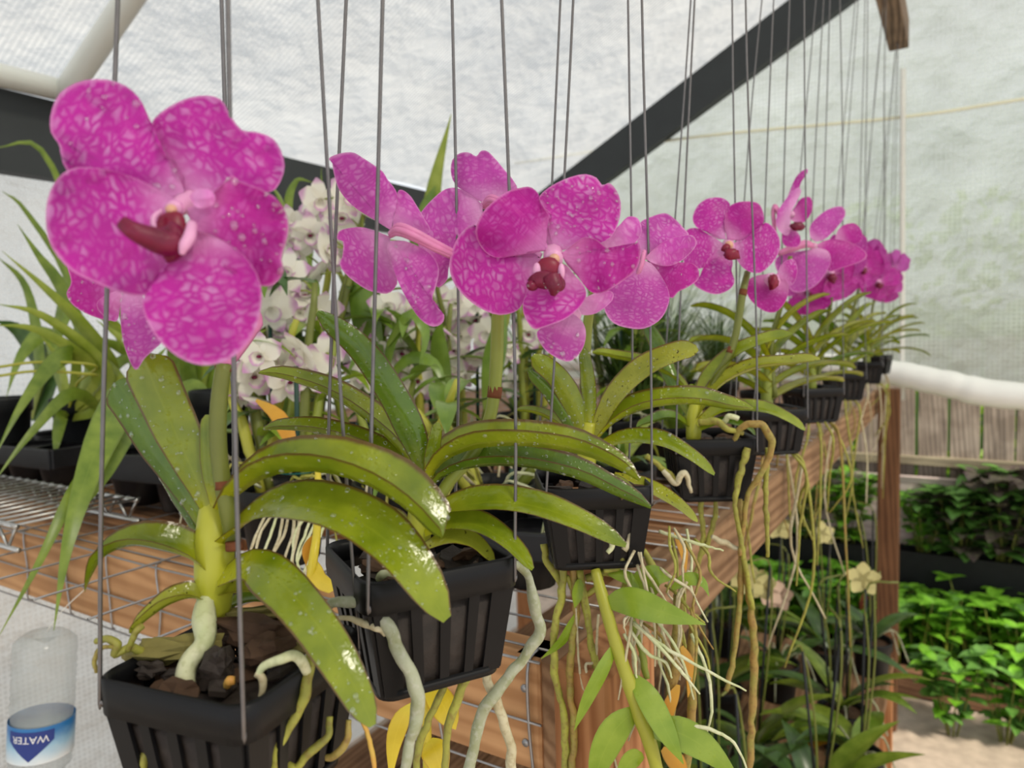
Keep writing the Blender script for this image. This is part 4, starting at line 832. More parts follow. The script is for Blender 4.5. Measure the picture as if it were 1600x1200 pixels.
def gvanda(y, x, seed, label, nl=9, stalk=None, nroots=6):
    R_ = random.Random(seed); c = (x, y, 1.392)
    r = thing('hanging_orchid', (x, y, 1.392 - PH), label, 'orchid', 'magenta orchids hung in black baskets')
    basket(r, c, R_.uniform(0, 1.5), .039, (-.18, y + .01, HB - .02))
    b = V((x, y, 1.385)); obj('stem', *tube([b, b + V((0, 0, .03)), b + V((.002, .002, .075))], [.008, .008, .004], 9, 8), 'stalk_l', r)
    az0 = math.radians(32 + R_.uniform(-35, 35))
    for k in range(nl):
        a = az0 + (math.pi if k % 2 else 0) + R_.uniform(-.35, .35); h = .012 + .075 * k / nl
        wleaf(r, b + V((0, 0, h)), a, .45 + .7 * k / nl + R_.uniform(-.1, .1), R_.uniform(.11, .16), R_.uniform(.012, .0155), R_.uniform(.55, 1.15), .5, R_.choice(['leaf', 'leaf', 'leaf_d', 'leaf_y']), env_strap, 12)
    for k in range(nroots):
        a = R_.uniform(0, 6.28); q = b + V((math.cos(a) * .03, math.sin(a) * .03, -.05)); L = R_.uniform(.08, .38)
        q2 = q + V((math.cos(a) * .02, math.sin(a) * .02, -.03))
        obj('root', *tube([q, q2, q2 + V((R_.uniform(-.02, .02), R_.uniform(-.02, .02), -L * .5)), q2 + V((R_.uniform(-.03, .03), R_.uniform(-.03, .03), -L))], [.002, .0022, .002, .0012], 6, 16, wob=.3), R_.choice(['root', 'root_brown', 'root_pale', 'root']), r)
    if stalk: obj('flower_stalk', *tube([b + V((.01, 0, .02))] + [P(*q) for q in stalk], [.004, .0038, .0034, .003], 8, 14), 'stalk', r)
    return r
v5 = gvanda(.98, -.215, 11, 'hanging orchid whose raised bloom is seen edge-on beside one showing its back', 9, [(1205, 540, .95), (1222, 470, .95), (1235, 400, .94)])
f = flower(v5, (1237, 335), .93, None, (5, 5), None, None, ([(1222, 345, .935), (1212, 325, .935), (1208, 332, .938), (1212, 380, .94)], [4, 5, 5, 4]))
for i, (b, o_, mt, z) in enumerate([
    ((1236, 308), [(1230, 308), (1244, 276), (1259, 264), (1262, 269), (1253, 282), (1248, 295), (1236, 310)], 'petal', .004),
    ((1236, 330), [(1216, 328), (1231, 307), (1246, 293), (1252, 299), (1245, 315), (1236, 333), (1234, 364), (1223, 366), (1212, 350)], 'petal_l', -.002),
    ((1238, 336), [(1239, 327), (1252, 310), (1267, 309), (1269, 329), (1257, 347), (1242, 347), (1234, 340)], 'petal_d', .002),
    ((1238, 352), [(1232, 356), (1250, 368), (1247, 385), (1226, 384), (1222, 366)], 'petal', .003)]):
    petal(f, b, o_, .93, (0, 0), z, mt, .02, .002, 60 + i, nr=6, no=24)
obj('lip', *px_blob((1246, 354), 12, 7, .922, 6, rough=.3, seed=3.), 'lip', f)
f = flower(v5, (1272, 384), .97, None, (5, 5), None, None, ([(1270, 384, .968), (1258, 381, .962), (1240, 387, .962), (1216, 396, .965)], [4, 6, 6, 4]))
for i, (b, o_, mt, z) in enumerate([
    ((1274, 378), [(1266, 372), (1265, 356), (1273, 343), (1292, 328), (1313, 322), (1321, 330), (1318, 342), (1303, 361), (1283, 377)], 'petal_b', .002),
    ((1276, 382), [(1274, 383), (1296, 374), (1327, 378), (1353, 394), (1349, 407), (1318, 418), (1295, 424), (1292, 404)], 'petal_d', .003),
    ((1272, 388), [(1270, 388), (1244, 399), (1231, 427), (1234, 451), (1250, 457), (1276, 445), (1296, 417), (1297, 398), (1286, 388)], 'petal_b', -.002),
    ((1266, 390), [(1267, 390), (1240, 394), (1214, 402), (1212, 418), (1227, 443), (1236, 420)], 'petal_l', .002),
    ((1310, 372), [(1304, 376), (1309, 360), (1320, 351), (1336, 349), (1347, 362), (1345, 377), (1328, 382)], 'petal_d', .008)]):
    petal(f, b, o_, .97, (0, 0), z, mt, .02, .002, 66 + i, nr=6, no=24)
v6 = gvanda(1.32, -.215, 12, 'hanging orchid with overlapping dark magenta blooms, between the edge-on bloom and the far cluster', 10, [(1290, 520, 1.25), (1298, 470, 1.25), (1300, 440, 1.24)], 8)
tocam = lambda p: (CAM - p).normalized()
def gf(root, x, y, d, size, seed, turn=0., tilt=0., **kw):
    p = P(x, y, d); n = tocam(p); n = Matrix.Rotation(turn, 3, 'Z') @ n; n = (n + V((0, 0, tilt))).normalized()
    return gflower(root, p, n, size, seed, **kw)
gf(v6, 1296, 425, 1.20, .092, 3, .5, -.3); gf(v6, 1262, 455, 1.24, .085, 4, .2, .4); gf(v6, 1325, 395, 1.22, .085, 5, -.7)
v7 = gvanda(1.72, -.215, 13, 'hanging orchid with pink-lipped blooms just before the pale far cluster', 9, [(1330, 500, 1.6), (1340, 460, 1.6), (1345, 430, 1.58)])
gf(v7, 1346, 418, 1.52, .09, 6, .4); gf(v7, 1362, 405, 1.55, .085, 7, -.8); gf(v7, 1310, 440, 1.5, .085, 17, .3, -.4)
v8 = gvanda(2.2, -.215, 14, 'hanging orchid with pale pink blooms at the far end of the row', 10, [(1362, 490, 2.0), (1370, 460, 2.0), (1378, 440, 1.98)])
gf(v8, 1372, 440, 1.9, .10, 8, .3, -.2); gf(v8, 1398, 420, 1.95, .10, 9, -1.0, .1, mats=('petal_l', 'petal')); gf(v8, 1385, 452, 1.93, .08, 10, .2, -.5, mats=('petal_l', 'petal'))
v9 = gvanda(2.62, -.225, 15, 'hanging basket orchid without visible blooms, nearest the brown timber post', 9)

# ------------------------------------------------------------------ nursery pots, trays and the plants in them
def pot(root, c, r, h, mat='black2', tag_=False):
    k = r / .05
    obj('pot', *lathe(c, [(r * .1, 0), (r * .74, 0), (r * .76, h * .04), (r * .90, h * .72), (r * .97, h * .74), (r, h * .97), (r, h), (r * .93, h), (r * .90, h * .86)], 24), mat, root)
    obj('potting_mix', *lathe((c[0], c[1], c[2]), [(r * .905, h * .85), (r * .5, h * .88), (0.0005, h * .9)], 16), 'bark', root)
def dend_flower_mesh(R_, root, c, n, size, cane_pt=None):
    n = V(n).normalized(); x = V((0, 0, 1)).cross(n); x = x.normalized() if x.length > .1 else V((1, 0, 0)); y = n.cross(x)
    vs, fs, uv = [], [], []
    for k, a in enumerate((90, 18, 162, 234, 306)):
        a = math.radians(a + R_.uniform(-10, 10)); ax = x * math.cos(a) + y * math.sin(a); ay = n.cross(ax); L = size * .52; w = size * (.18 if k not in (1, 2) else .25) * R_.uniform(.85, 1.1)
        b0 = len(vs); fwd = R_.uniform(-.15, .35)
        for i in range(5):
            t = i / 4; wd = w * (.35, .8, 1, .85, .12)[i]
            for v in (-1, 0, 1): vs.append(c + ax * (t * L) + ay * (v * wd) + n * (fwd * L * t * t + .12 * w * abs(v))); uv.append((t, v))
        for i in range(4):
            for j in range(2): q = b0 + i * 3 + j; fs.append((q, q + 1, q + 4, q + 3))
    fl = obj('flower', vs, fs, 'dend', root, uv)
    # funnel lip with a dark throat
    lv, lf, lu = [], [], []
    for i in range(4):
        t = i / 3; rr = size * (.05 + .13 * t); cc = c + n * size * .20 * t - y * size * .08 * t
        for k in range(9): a = 2 * math.pi * k / 9; lv.append(cc + x * math.cos(a) * rr + y * math.sin(a) * rr * .9 + n * (.03 * size * math.sin(3 * a) * t)); lu.append((.25 + .68 * t, 0))
    for i in range(3):
        for k in range(9): a, b = i * 9 + k, i * 9 + (k + 1) % 9; lf.append((a, b, b + 9, a + 9))
    lip = obj('lip', lv, lf, 'dend', fl, lu)
    if R_.random() < .45: obj('throat', *blob(c + n * size * .09 - y * size * .03, size * .06, size * .06, size * .04, 7, 5), 'maroon', fl)
    if cane_pt is not None: obj('pedicel', *tube([cane_pt, (cane_pt + c) / 2 + V((0, 0, .006)), c - n * size * .02], .0013, 5, 6), 'stalk_l', fl)
    return fl
def dendrobium(base, ncanes, h, fpx, label, seed, nleaf=6, pr=.05, ph=.085, tag_=None):
    R_ = random.Random(seed); base = V(base)
    r = thing('dendrobium', base, label, 'orchid', 'white and purple dendrobiums on the bench'); pot(r, base, pr, ph)
    canes = []
    for k in range(ncanes):
        a = R_.uniform(0, 6.28); rr = pr * .55; b = base + V((math.cos(a) * rr, math.sin(a) * rr, ph * .85)); lean = V((math.cos(a), math.sin(a), 0)) * R_.uniform(.02, .10)
        hh = h * R_.uniform(.7, 1.08); pts = [b, b + lean * .3 + V((0, 0, hh * .4)), b + lean + V((0, 0, hh))]
        obj('cane', *tube(pts, [.0055, .0065, .0035], 8, 12, wob=.2), R_.choice(['cane', 'stalk', 'stalk_l']), r); canes.append(spline(pts, 14))
    for (x, y, d) in fpx:
        c = P(x, y, d); best = min((p for cn in canes for p in cn[4:]), key=lambda p: (p - c).length)
        n = tocam(c) + V((R_.uniform(-1.1, 1.1), R_.uniform(-.8, .8), R_.uniform(-.6, .5)))
        dend_flower_mesh(R_, r, c, n, R_.uniform(.050, .064), best)
    for cn in canes:
        for k in range(nleaf):
            i = R_.randint(5, 13); wleaf(r, cn[i], R_.uniform(0, 6.28), R_.uniform(.1, .9), R_.uniform(.07, .12), R_.uniform(.009, .014), R_.uniform(.6, 1.5), .3, R_.choice(['oval', 'oval', 'oval_d', 'cane_leaf']), env_oval, 9)
    obj('stake', *tube([base + V((.012, .012, ph * .8)), base + V((.016, .014, h * .98))], .0028, 7, 3), 'stakeg', r)
    q = base + V((.014, .013, h * .45)); obj('tie', *tube([q + V((math.cos(a) * .022, math.sin(a) * .022, 0)) for a in [i * .7 for i in range(10)]], .0009, 5, 30), 'tie', r)
    for k in range(9):
        a = R_.uniform(0, 6.28); b = base + V((math.cos(a) * pr * .5, math.sin(a) * pr * .5, ph)); e = V((math.cos(a), math.sin(a), 0))
        obj('root', *tube([b, b + e * pr * .5 + V((0, 0, R_.uniform(.005, .03))), b + e * pr * 1.1 + V((R_.uniform(-.02, .02), R_.uniform(-.02, .02), R_.uniform(-.02, .01))), b + e * pr * R_.uniform(1.2, 1.7) + V((0, 0, -R_.uniform(.03, .08)))], [.0016, .0018, .0016, .001], 5, 12, wob=.3), R_.choice(['root_pale', 'root_white', 'root']), r)
    return r
FD = random.Random(21)
def cl(ps, d, j=.03): return [(x + FD.uniform(-6, 6), y + FD.uniform(-6, 6), d + FD.uniform(-j, j)) for x, y in ps]
ob = lambda x, y, d: (lambda q: (q.x, q.y, BT + .004))(P(x, y, d))
dendrobium(ob(455, 700, .98), 5, .36, cl([(505, 310), (535, 345), (480, 365), (512, 395), (455, 395), (545, 305), (450, 345), (565, 340), (490, 335), (530, 400), (465, 360), (500, 430), (548, 380)], .98), 'dendrobium with the highest white blooms, in a black pot behind the first basket', 1, 4)
dendrobium(ob(405, 700, .92), 4, .27, cl([(425, 480), (450, 455), (465, 490), (440, 515), (480, 460), (415, 440), (500, 480), (455, 430)], .92), 'dendrobium of cream blooms around a green stake, behind the first orchid stalk', 2, 4)
dendrobium(ob(440, 745, .80), 4, .22, cl([(430, 565), (470, 545), (482, 578), (398, 590), (392, 622), (410, 560), (445, 590), (380, 600), (500, 560)], .82), 'dendrobium with purple-tipped blooms low beside the orange dying leaf', 3, 3)
dendrobium(ob(560, 690, 1.02), 4, .27, cl([(545, 575), (570, 590), (600, 480), (560, 520), (585, 555), (620, 500), (545, 490), (520, 540), (640, 475)], 1.0), 'dendrobium with purple-edged blooms behind the tall folded orchid leaf', 4, 5)
dendrobium(ob(655, 680, 1.08), 5, .27, cl([(690, 520), (640, 500), (670, 560), (700, 580), (655, 590), (625, 545), (610, 570), (680, 600), (640, 530)], 1.05), 'dendrobium with drooping curled leaves and purple blooms below the back-facing bloom', 5, 6)
dendrobium(ob(730, 670, 1.15), 5, .30, cl([(720, 480), (742, 505), (700, 500), (745, 470), (725, 530), (760, 520), (705, 545), (690, 480), (735, 560), (715, 585), (675, 470), (755, 555)], 1.12), 'dendrobium with a dense white bloom cluster left of the flower stalk with a brown ring', 6, 4)
dendrobium(ob(820, 650, 1.25), 4, .26, cl([(800, 600), (830, 520), (790, 545)], 1.2), 'mostly leafy dendrobium behind the third orchid fan', 7, 7)
dendrobium(ob(955, 640, 1.3), 5, .28, [], 'flowerless leafy cane orchid between the third and fourth baskets', 8, 8)
dendrobium(ob(620, 740, .80), 3, .12, [], 'short flowerless cane orchid with tangled pale roots in a black pot', 9, 3)
dendrobium(ob(770, 760, .78), 3, .10, [], 'squat cane orchid with a nest of pale roots beside the third basket', 10, 2)
lb = [o for o in bpy.data.objects if o.name == 'dendrobium.004'][0]
for pts, w in [([(600, 600, .96), (610, 540, .95), (625, 500, .95), (600, 480, .94)], 9), ([(600, 600, .96), (585, 560, .95), (565, 545, .94), (540, 590, .93)], 9), ([(605, 540, .95), (640, 490, .93), (665, 520, .92), (655, 575, .92)], 9), ([(600, 600, .96), (640, 560, .94), (680, 570, .93), (700, 620, .92)], 10),
               ([(590, 620, .98), (575, 520, .98), (560, 450, .98), (545, 420, .98)], 24), ([(560, 640, .98), (575, 560, 1.), (590, 480, 1.), (585, 420, 1.)], 22), ([(700, 640, 1.), (690, 580, 1.), (685, 530, 1.), (690, 500, 1.)], 16), ([(760, 640, 1.), (770, 570, 1.), (780, 520, 1.), (790, 480, 1.)], 18), ([(480, 680, .95), (460, 640, .94), (425, 600, .93), (415, 570, .93)], 22)]:
    pleaf(lb, pts, [(-w, -4), (-w, -6), (-w, -4)], [(w, 8), (w, 10), (w, 5)], 'oval', env_oval, n=12)
# tall pointed leaf standing behind
tp = thing('pointed_leaf_plant', ob(650, 640, 1.35), 'tall plant with one upright pointed leaf rising above the dendrobiums', 'plant'); b = V(ORG[tp.name]); pot(tp, b, .05, .08)
pleaf(tp, [(655, 620, 1.35), (668, 420, 1.35), (676, 300, 1.35), (705, 178, 1.34)], [(-14, 4), (-24, 6), (-18, 4)], [(14, 4), (22, 8), (16, 5)], 'strap_l', env_grass); pleaf(tp, [(640, 620, 1.33), (655, 420, 1.33), (668, 330, 1.32), (680, 290, 1.31)], [(-16, 4), (-24, 8), (-22, 6)], [(16, 4), (22, 8), (20, 5)], 'oval', env_oval)
for p_ in ([(470, 660, 1.2), (462, 420, 1.2), (440, 320, 1.2), (420, 285, 1.2)], [(500, 660, 1.2), (480, 420, 1.2), (500, 320, 1.2), (502, 262, 1.2)], [(480, 660, 1.2), (450, 360, 1.2), (460, 285, 1.2), (490, 285, 1.19)]):
    pleaf(tp, p_, [(-5, 3), (-9, 4), (-5, 3)], [(5, 3), (9, 5), (5, 3)], 'strap', env_grass)

# ------------------------------------------------------------------ strap-leaved plants at the left end of the bench
def nursery(loc, r, h, label, cat='plant', group='strap-leaved plants in black nursery pots', name='nursery_plant'):
    t = thing(name, loc, label, cat, group); pot(t, loc, r, h); return t
def tray(c, w, d, h, label, yaw=0., cells=(4, 2)):
    t = thing('pot_tray', c, label, 'tray', 'black carrying trays'); ca, sa = math.cos(yaw), math.sin(yaw); c = V(c)
    def tr(v): return [c + V((x * ca - y * sa, x * sa + y * ca, z)) for x, y, z in v]
    v, f_ = box((-w / 2, -d / 2, h * .62), (w / 2, d / 2, h * .78), .004); obj('deck', tr(v), f_, 'tray', t, smooth=False)
    for s_ in (-1, 1):
        v, f_ = box((-w / 2, s_ * d / 2 - .004, h * .55), (w / 2, s_ * d / 2 + .004, h), .002); obj('rim', tr(v), f_, 'tray', t, smooth=False)
        v, f_ = box((s_ * w / 2 - .004, -d / 2, h * .55), (s_ * w / 2 + .004, d / 2, h), .002); obj('rim', tr(v), f_, 'tray', t, smooth=False)
    for i in range(cells[0]):
        for j in range(cells[1]):
            x, y = (-.5 + (i + .5) / cells[0]) * w, (-.5 + (j + .5) / cells[1]) * d; r = min(w / cells[0], d / cells[1]) * .42
            v, f_ = lathe((0, 0, 0), [(.001, 0), (r * .8, 0), (r, h * .66), (r * 1.05, h * .95), (r * .98, h * .95)], 14); obj('cell', tr([(a[0] + x, a[1] + y, a[2]) for a in v]), f_, 'tray', t)
    return t
TZ = BT + .045
tray((-1.42, .68, TZ - .041), .30, .20, .075, 'low black tray under the pot with drooping leaves, beside the chrome rack', .05, (3, 2))
tray((-.98, .69, BT + .004), .30, .22, .085, 'black tray with deep round cells, in front of the dendrobiums', .1, (3, 2))
pA = (-1.40, .70, TZ + .012); nA = nursery(pA, .043, .095, 'arching strap-leaved plant in the black pot standing in the low tray')
pB = (-1.50, .62, TZ + .012); nB = nursery(pB, .05, .10, 'dark strap-leaved plant in a black pot against the film wall')
pC = (-.97, .70, BT + .075); nC = nursery(pC, .046, .10, 'plant with long leaves hanging down over the front board')
pD = (-1.22, 1.02, BT + .004); nD = nursery(pD, .055, .11, 'upright dark-leaved plant with a white tag, behind the first orchid')
pE = (-.86, .86, BT + .004); nE = nursery(pE, .055, .10, 'upright strap-leaved plant with reddish leaf bases behind the first stalk')
def sl(root, pts, w, mat='strap', dA=.3, env=env_grass):
    w *= 1.3
    return pleaf(root, pts, [(-w * .7, -w * dA), (-w, -w * dA), (-w * .6, 0)], [(w * .7, w * .5), (w, w * .6), (w * .6, w * .3)], mat, env, n=16)
for r_, pts, w, mt in [
    (nA, [(110, 650, 1.33), (140, 560, 1.28), (95, 450, 1.24), (60, 400, 1.22), (27, 350, 1.2)], 13, 'strap'),
    (nA, [(112, 650, 1.33), (178, 590, 1.25), (130, 510, 1.2), (70, 450, 1.17), (3, 392, 1.15)], 13, 'strap_l'),
    (nA, [(108, 650, 1.33), (170, 595, 1.22), (130, 540, 1.18), (60, 490, 1.15), (-5, 475, 1.13)], 12, 'strap_l'),
    (nA, [(106, 650, 1.33), (150, 590, 1.22), (110, 545, 1.17), (50, 513, 1.15), (-10, 508, 1.13)], 11, 'strap_l'),
    (nA, [(104, 650, 1.33), (118, 560, 1.2), (85, 565, 1.12), (35, 630, 1.05), (-12, 720, 1.0)], 12, 'strap'),
    (nA, [(106, 655, 1.33), (150, 640, 1.2), (110, 615, 1.12), (45, 680, 1.05), (-15, 760, 1.0)], 10, 'strap'),
    (nA, [(108, 655, 1.33), (100, 600, 1.32), (90, 560, 1.32), (60, 520, 1.3)], 9, 'strap_l'), (nA, [(112, 655, 1.33), (120, 590, 1.34), (118, 520, 1.35), (122, 470, 1.36)], 9, 'strap'),
    (nA, [(110, 655, 1.33), (96, 650, 1.25), (88, 690, 1.2), (86, 720, 1.2)], 8, 'strap'),
    (nB, [(48, 655, 1.45), (60, 560, 1.45), (40, 450, 1.45), (-5, 400, 1.42)], 12, 'strap'), (nB, [(48, 655, 1.45), (75, 560, 1.45), (110, 450, 1.45), (40, 330, 1.42), (2, 298, 1.4)], 9, 'strap'),
    (nB, [(46, 655, 1.45), (70, 580, 1.48), (30, 520, 1.48), (-8, 500, 1.45)], 22, 'oval_d'), (nB, [(50, 655, 1.45), (70, 600, 1.46), (80, 540, 1.47), (50, 500, 1.47)], 22, 'oval_d'),
    (nB, [(50, 655, 1.45), (90, 500, 1.5), (110, 350, 1.5), (60, 230, 1.48), (-10, 232, 1.46)], 9, 'strap'),
    (nC, [(232, 705, 1.12), (205, 620, 1.05), (180, 640, .95), (140, 730, .86), (105, 850, .80), (84, 985, .78)], 22, 'strap'),
    (nC, [(232, 705, 1.12), (215, 640, 1.08), (195, 670, 1.0), (165, 740, .92), (118, 810, .86)], 17, 'strap'),
    (nC, [(230, 705, 1.12), (190, 680, 1.0), (120, 760, .88), (60, 880, .82), (-5, 1000, .80)], 10, 'strap'),
    (nC, [(235, 705, 1.12), (225, 600, 1.14), (200, 540, 1.15), (150, 500, 1.16)], 14, 'strap_l'), (nC, [(238, 705, 1.12), (236, 620, 1.15), (240, 570, 1.16), (262, 540, 1.17)], 12, 'strap'),
    (nD, [(255, 660, 1.55), (262, 600, 1.55), (290, 555, 1.55), (330, 520, 1.54)], 22, 'oval_d'), (nD, [(252, 660, 1.55), (240, 590, 1.55), (190, 545, 1.53), (120, 520, 1.5)], 15, 'strap'),
    (nD, [(255, 660, 1.55), (270, 600, 1.55), (268, 540, 1.55), (250, 500, 1.55)], 16, 'strap'),
    (nA, [(110, 655, 1.33), (150, 600, 1.3), (200, 560, 1.28), (235, 600, 1.26)], 12, 'strap'), (nA, [(108, 655, 1.33), (90, 580, 1.36), (70, 520, 1.38), (30, 560, 1.36), (10, 620, 1.34)], 13, 'strap'),
    (nC, [(236, 705, 1.12), (255, 640, 1.14), (300, 600, 1.15), (335, 620, 1.14)], 13, 'strap'), (nC, [(234, 705, 1.12), (195, 610, 1.2), (150, 560, 1.24), (100, 555, 1.25)], 13, 'strap_l'), (nC, [(234, 705, 1.12), (215, 590, 1.2), (195, 500, 1.25), (150, 440, 1.27)], 13, 'strap'),
    (nD, [(255, 660, 1.55), (220, 580, 1.55), (170, 500, 1.55), (110, 470, 1.53)], 14, 'strap_l'), (nD, [(255, 660, 1.55), (300, 600, 1.55), (350, 560, 1.55), (400, 545, 1.55)], 16, 'strap'), (nD, [(258, 660, 1.55), (285, 580, 1.56), (310, 520, 1.57), (360, 480, 1.57)], 14, 'oval_d'),
    (nE, [(300, 660, 1.22), (296, 600, 1.22), (285, 545, 1.2), (262, 500, 1.2)], 15, 'strap'), (nE, [(305, 660, 1.22), (312, 590, 1.22), (325, 540, 1.22), (335, 500, 1.22)], 13, 'strap_l'),
    (nE, [(308, 660, 1.22), (325, 600, 1.22), (350, 560, 1.22), (380, 520, 1.24)], 13, 'strap'), (nE, [(300, 660, 1.22), (302, 600, 1.22), (305, 550, 1.22), (300, 520, 1.22)], 12, 'strap')]:
    sl(r_, pts, w, mt)
for k, y0 in enumerate((572, 586)): obj('thin_stem', *px_tube([(105, 650, 1.32), (120, 600 - k * 10, 1.25), (150, y0, 1.15), (60, y0 - 6, 1.13), (-5, y0 + 2, 1.12)], 2.2, 5, 24), 'cane', nA)
for r_, q in ((nD, (205, 640, 1.5)), (nE, (198, 660, 1.3)), (nA, (150, 655, 1.34))):
    b = P(*q); obj('plant_tag', *box((b.x - .008, b.y - .001, b.z - .05), (b.x + .008, b.y + .001, b.z + .035)), 'tagw', r_, smooth=False)

# ------------------------------------------------------------------ upside-down water bottle below the bench edge
bt = thing('water_bottle', (0, 0, 0), 'clear plastic water bottle hanging upside down below the bench board', 'bottle')
B0, B1 = P(72, 988, .85), P(60, 1260, .85); bl = (B0 - B1).length; bax = (B0 - B1).normalized()
bx_ = RT - bax * RT.dot(bax); bx_.normalize(); by_ = bax.cross(bx_)      # by_ points away from the camera
bt.location = B1; ORG[bt.name] = B1.copy()
def bpt(a, r, z): return B1 + bx_ * (r * math.sin(a)) - by_ * (r * math.cos(a)) + bax * z
def brev(prof, seg=32, a0=-math.pi, a1=math.pi, uvz=None):
    vs, fs, uv = [], [], []; n = seg + 1
    for r, z in prof:
        for k in range(n): a = a0 + (a1 - a0) * k / seg; vs.append(bpt(a, r, z)); uv.append((k / seg, 0))
    for i in range(len(prof) - 1):
        for k in range(seg): q = i * n + k; fs.append((q, q + 1, q + n + 1, q + n))
    return vs, fs, uv
prof = [(.012, -.012), (.0135, 0), (.0135, .012), (.020, .028), (.029, .05)]
for k in range(9): z = .052 + k * .0072; prof += [(.0325, z), (.0318, z + .0036)]
prof += [(.0335, .122)]
for k in range(6): z = .126 + k * .009; prof += [(.0335, z), (.0322, z + .0045)]
prof += [(.0335, .185), (.0325, .197), (.027, bl - .004), (.021, bl), (.014, bl - .004), (.003, bl - .012)]
obj('body', *brev(prof)[:2], 'pet', bt)
obj('cap', *brev([(.0, -.017), (.0145, -.016), (.015, -.002), (.0138, 0)])[:2], 'navy', bt)
z0, z1 = .066, .108
v, f_, _ = brev([(.0343, z0), (.0343, z1)], 40); lab = obj('label_wrap', v, f_, 'blabel', bt, [(0, 0)] * 41 + [(0, 1)] * 41)
sv, sf = [], []
for i in range(9):
    t = i / 8; a = -.72 + t * 1.44; zb = z0 + .004 + abs(t - .5) * .044
    sv += [bpt(a + .22, .0346, zb), bpt(a + .22, .0346, z1 - .004)]
for i in range(8): sf.append((i * 2, i * 2 + 2, i * 2 + 3, i * 2 + 1))
obj('shield', sv, sf, 'navy', lab)
fc = bpy.data.curves.new('water_text', 'FONT'); fc.body = 'WATER'; fc.align_x = 'CENTER'; fc.align_y = 'CENTER'; fc.size = .0115; fc.resolution_u = 2
fo = bpy.data.objects.new('water_text', fc); COL.objects.link(fo); bpy.context.view_layer.update()
tm = fo.to_mesh(); tv = [bpt(.22 - v.co.x / .0345, .0349, z1 - .0125 - v.co.y) for v in tm.vertices]; tf = [tuple(p.vertices) for p in tm.polygons]; fo.to_mesh_clear()
bpy.data.objects.remove(fo); obj('lettering', tv, tf, 'print', lab, smooth=False)
obj('hanging_string', *tube([B0, B0 + V((0, .02, .02)), V((B0.x, .4555, BT - .05))], .0006, 5, 8), 'tagw', bt)

# ------------------------------------------------------------------ cane orchid hanging at the bench corner
co = thing('cane_orchid', P(935, 905, .50), 'yellow-green cane orchid with pointed leaves and white roots against the corner post', 'orchid')
obj('cane', *px_tube([(930, 890, .505), (945, 945, .495), (962, 1005, .488), (982, 1065, .484), (1000, 1120, .482), (1018, 1170, .482), (1035, 1240, .482)], [8, 10, 10, 11, 11, 11, 11], 10, 40, wob=.15), 'cane', co)
for pts, w, mt in [([(947, 942, .494), (985, 940, .482), (1040, 958, .474), (1103, 976, .47)], 22, 'cane_leaf'), ([(962, 1005, .488), (940, 1050, .48), (915, 1100, .476), (897, 1142, .476)], 13, 'cane_leaf'),
                   ([(988, 1056, .484), (1015, 1095, .474), (1045, 1150, .47), (1068, 1194, .47)], 19, 'cane_leaf'), ([(994, 1108, .484), (962, 1140, .478), (938, 1190, .474), (925, 1240, .474)], 26, 'cane_leaf'),
                   ([(1012, 1140, .482), (1060, 1145, .474), (1110, 1175, .47), (1160, 1225, .47)], 24, 'cane_leaf'), ([(1000, 960, .51), (1005, 920, .505), (1025, 900, .50), (1055, 905, .50)], 22, 'cane_leaf'),
                   ([(1050, 920, .50), (1075, 905, .497), (1098, 910, .495), (1108, 932, .495)], 9, 'cane_leaf'), ([(905, 905, .515), (903, 930, .512), (898, 950, .51)], 10, 'cane_leaf'), ([(900, 960, .515), (880, 1000, .512), (845, 1030, .51)], 9, 'cane_leaf'),
                   ([(950, 895, .51), (985, 905, .505), (1000, 925, .505)], 9, 'cane_leaf'), ([(1005, 1180, .482), (985, 1190, .478), (960, 1230, .476)], 18, 'cane_leaf')]:
    pleaf(co, pts, [(-w, -3), (-w, -5), (-w, -3)], [(w, 6), (w, 8), (w, 4)], mt, env_oval, n=14)
for pts, r in [([(1060, 930, .515), (1058, 1010, .512), (1050, 1080, .51), (1045, 1160, .51)], 8), ([(1085, 960, .52), (1078, 1040, .52), (1080, 1120, .52), (1070, 1215, .52)], 7), ([(985, 960, .508), (1000, 1010, .50), (1010, 1060, .497)], 5)]:
    obj('cane', *px_tube(pts, r, 8, 20, wob=.25), 'root_brown' if r > 5 else 'stalk_l', co)
RR = random.Random(9)
for k in range(30):
    x, y = RR.uniform(985, 1085), RR.uniform(820, 1000); d = RR.uniform(.49, .545); dx, L = RR.uniform(-25, 70), RR.uniform(50, 190)
    obj('root', *px_tube([(x, y, d), (x + dx * .3 + RR.uniform(-12, 12), y + L * .3, d - .008), (x + dx * .6 + RR.uniform(-14, 14), y + L * .65, d - .012), (x + dx, y + L, d - .01)], [2.4, 2.6, 2.2, 1.2], 5, 14, wob=.3), RR.choice(['root_pale', 'root_white', 'root', 'root_pale', 'root_brown']), co)
for pts in ([(990, 975, .49), (1040, 1012, .475), (1100, 1045, .465), (1166, 1080, .46)], [(990, 972, .49), (1030, 1010, .475), (1065, 1050, .47), (1094, 1084, .468)], [(985, 985, .49), (1010, 1020, .48), (1040, 1035, .475), (1050, 1060, .474)],
            [(1060, 1130, .48), (1110, 1140, .472), (1150, 1165, .47), (1175, 1225, .468)], [(1080, 990, .50), (1105, 1050, .49), (1112, 1110, .487), (1100, 1160, .487)], [(1030, 830, .52), (1075, 845, .51), (1130, 860, .505)], [(975, 990, .49), (990, 1020, .484), (995, 1060, .482)]):
    obj('root', *px_tube(pts, [2.8, 3, 2.6, 1.4], 6, 20, wob=.25), 'root_white', co)
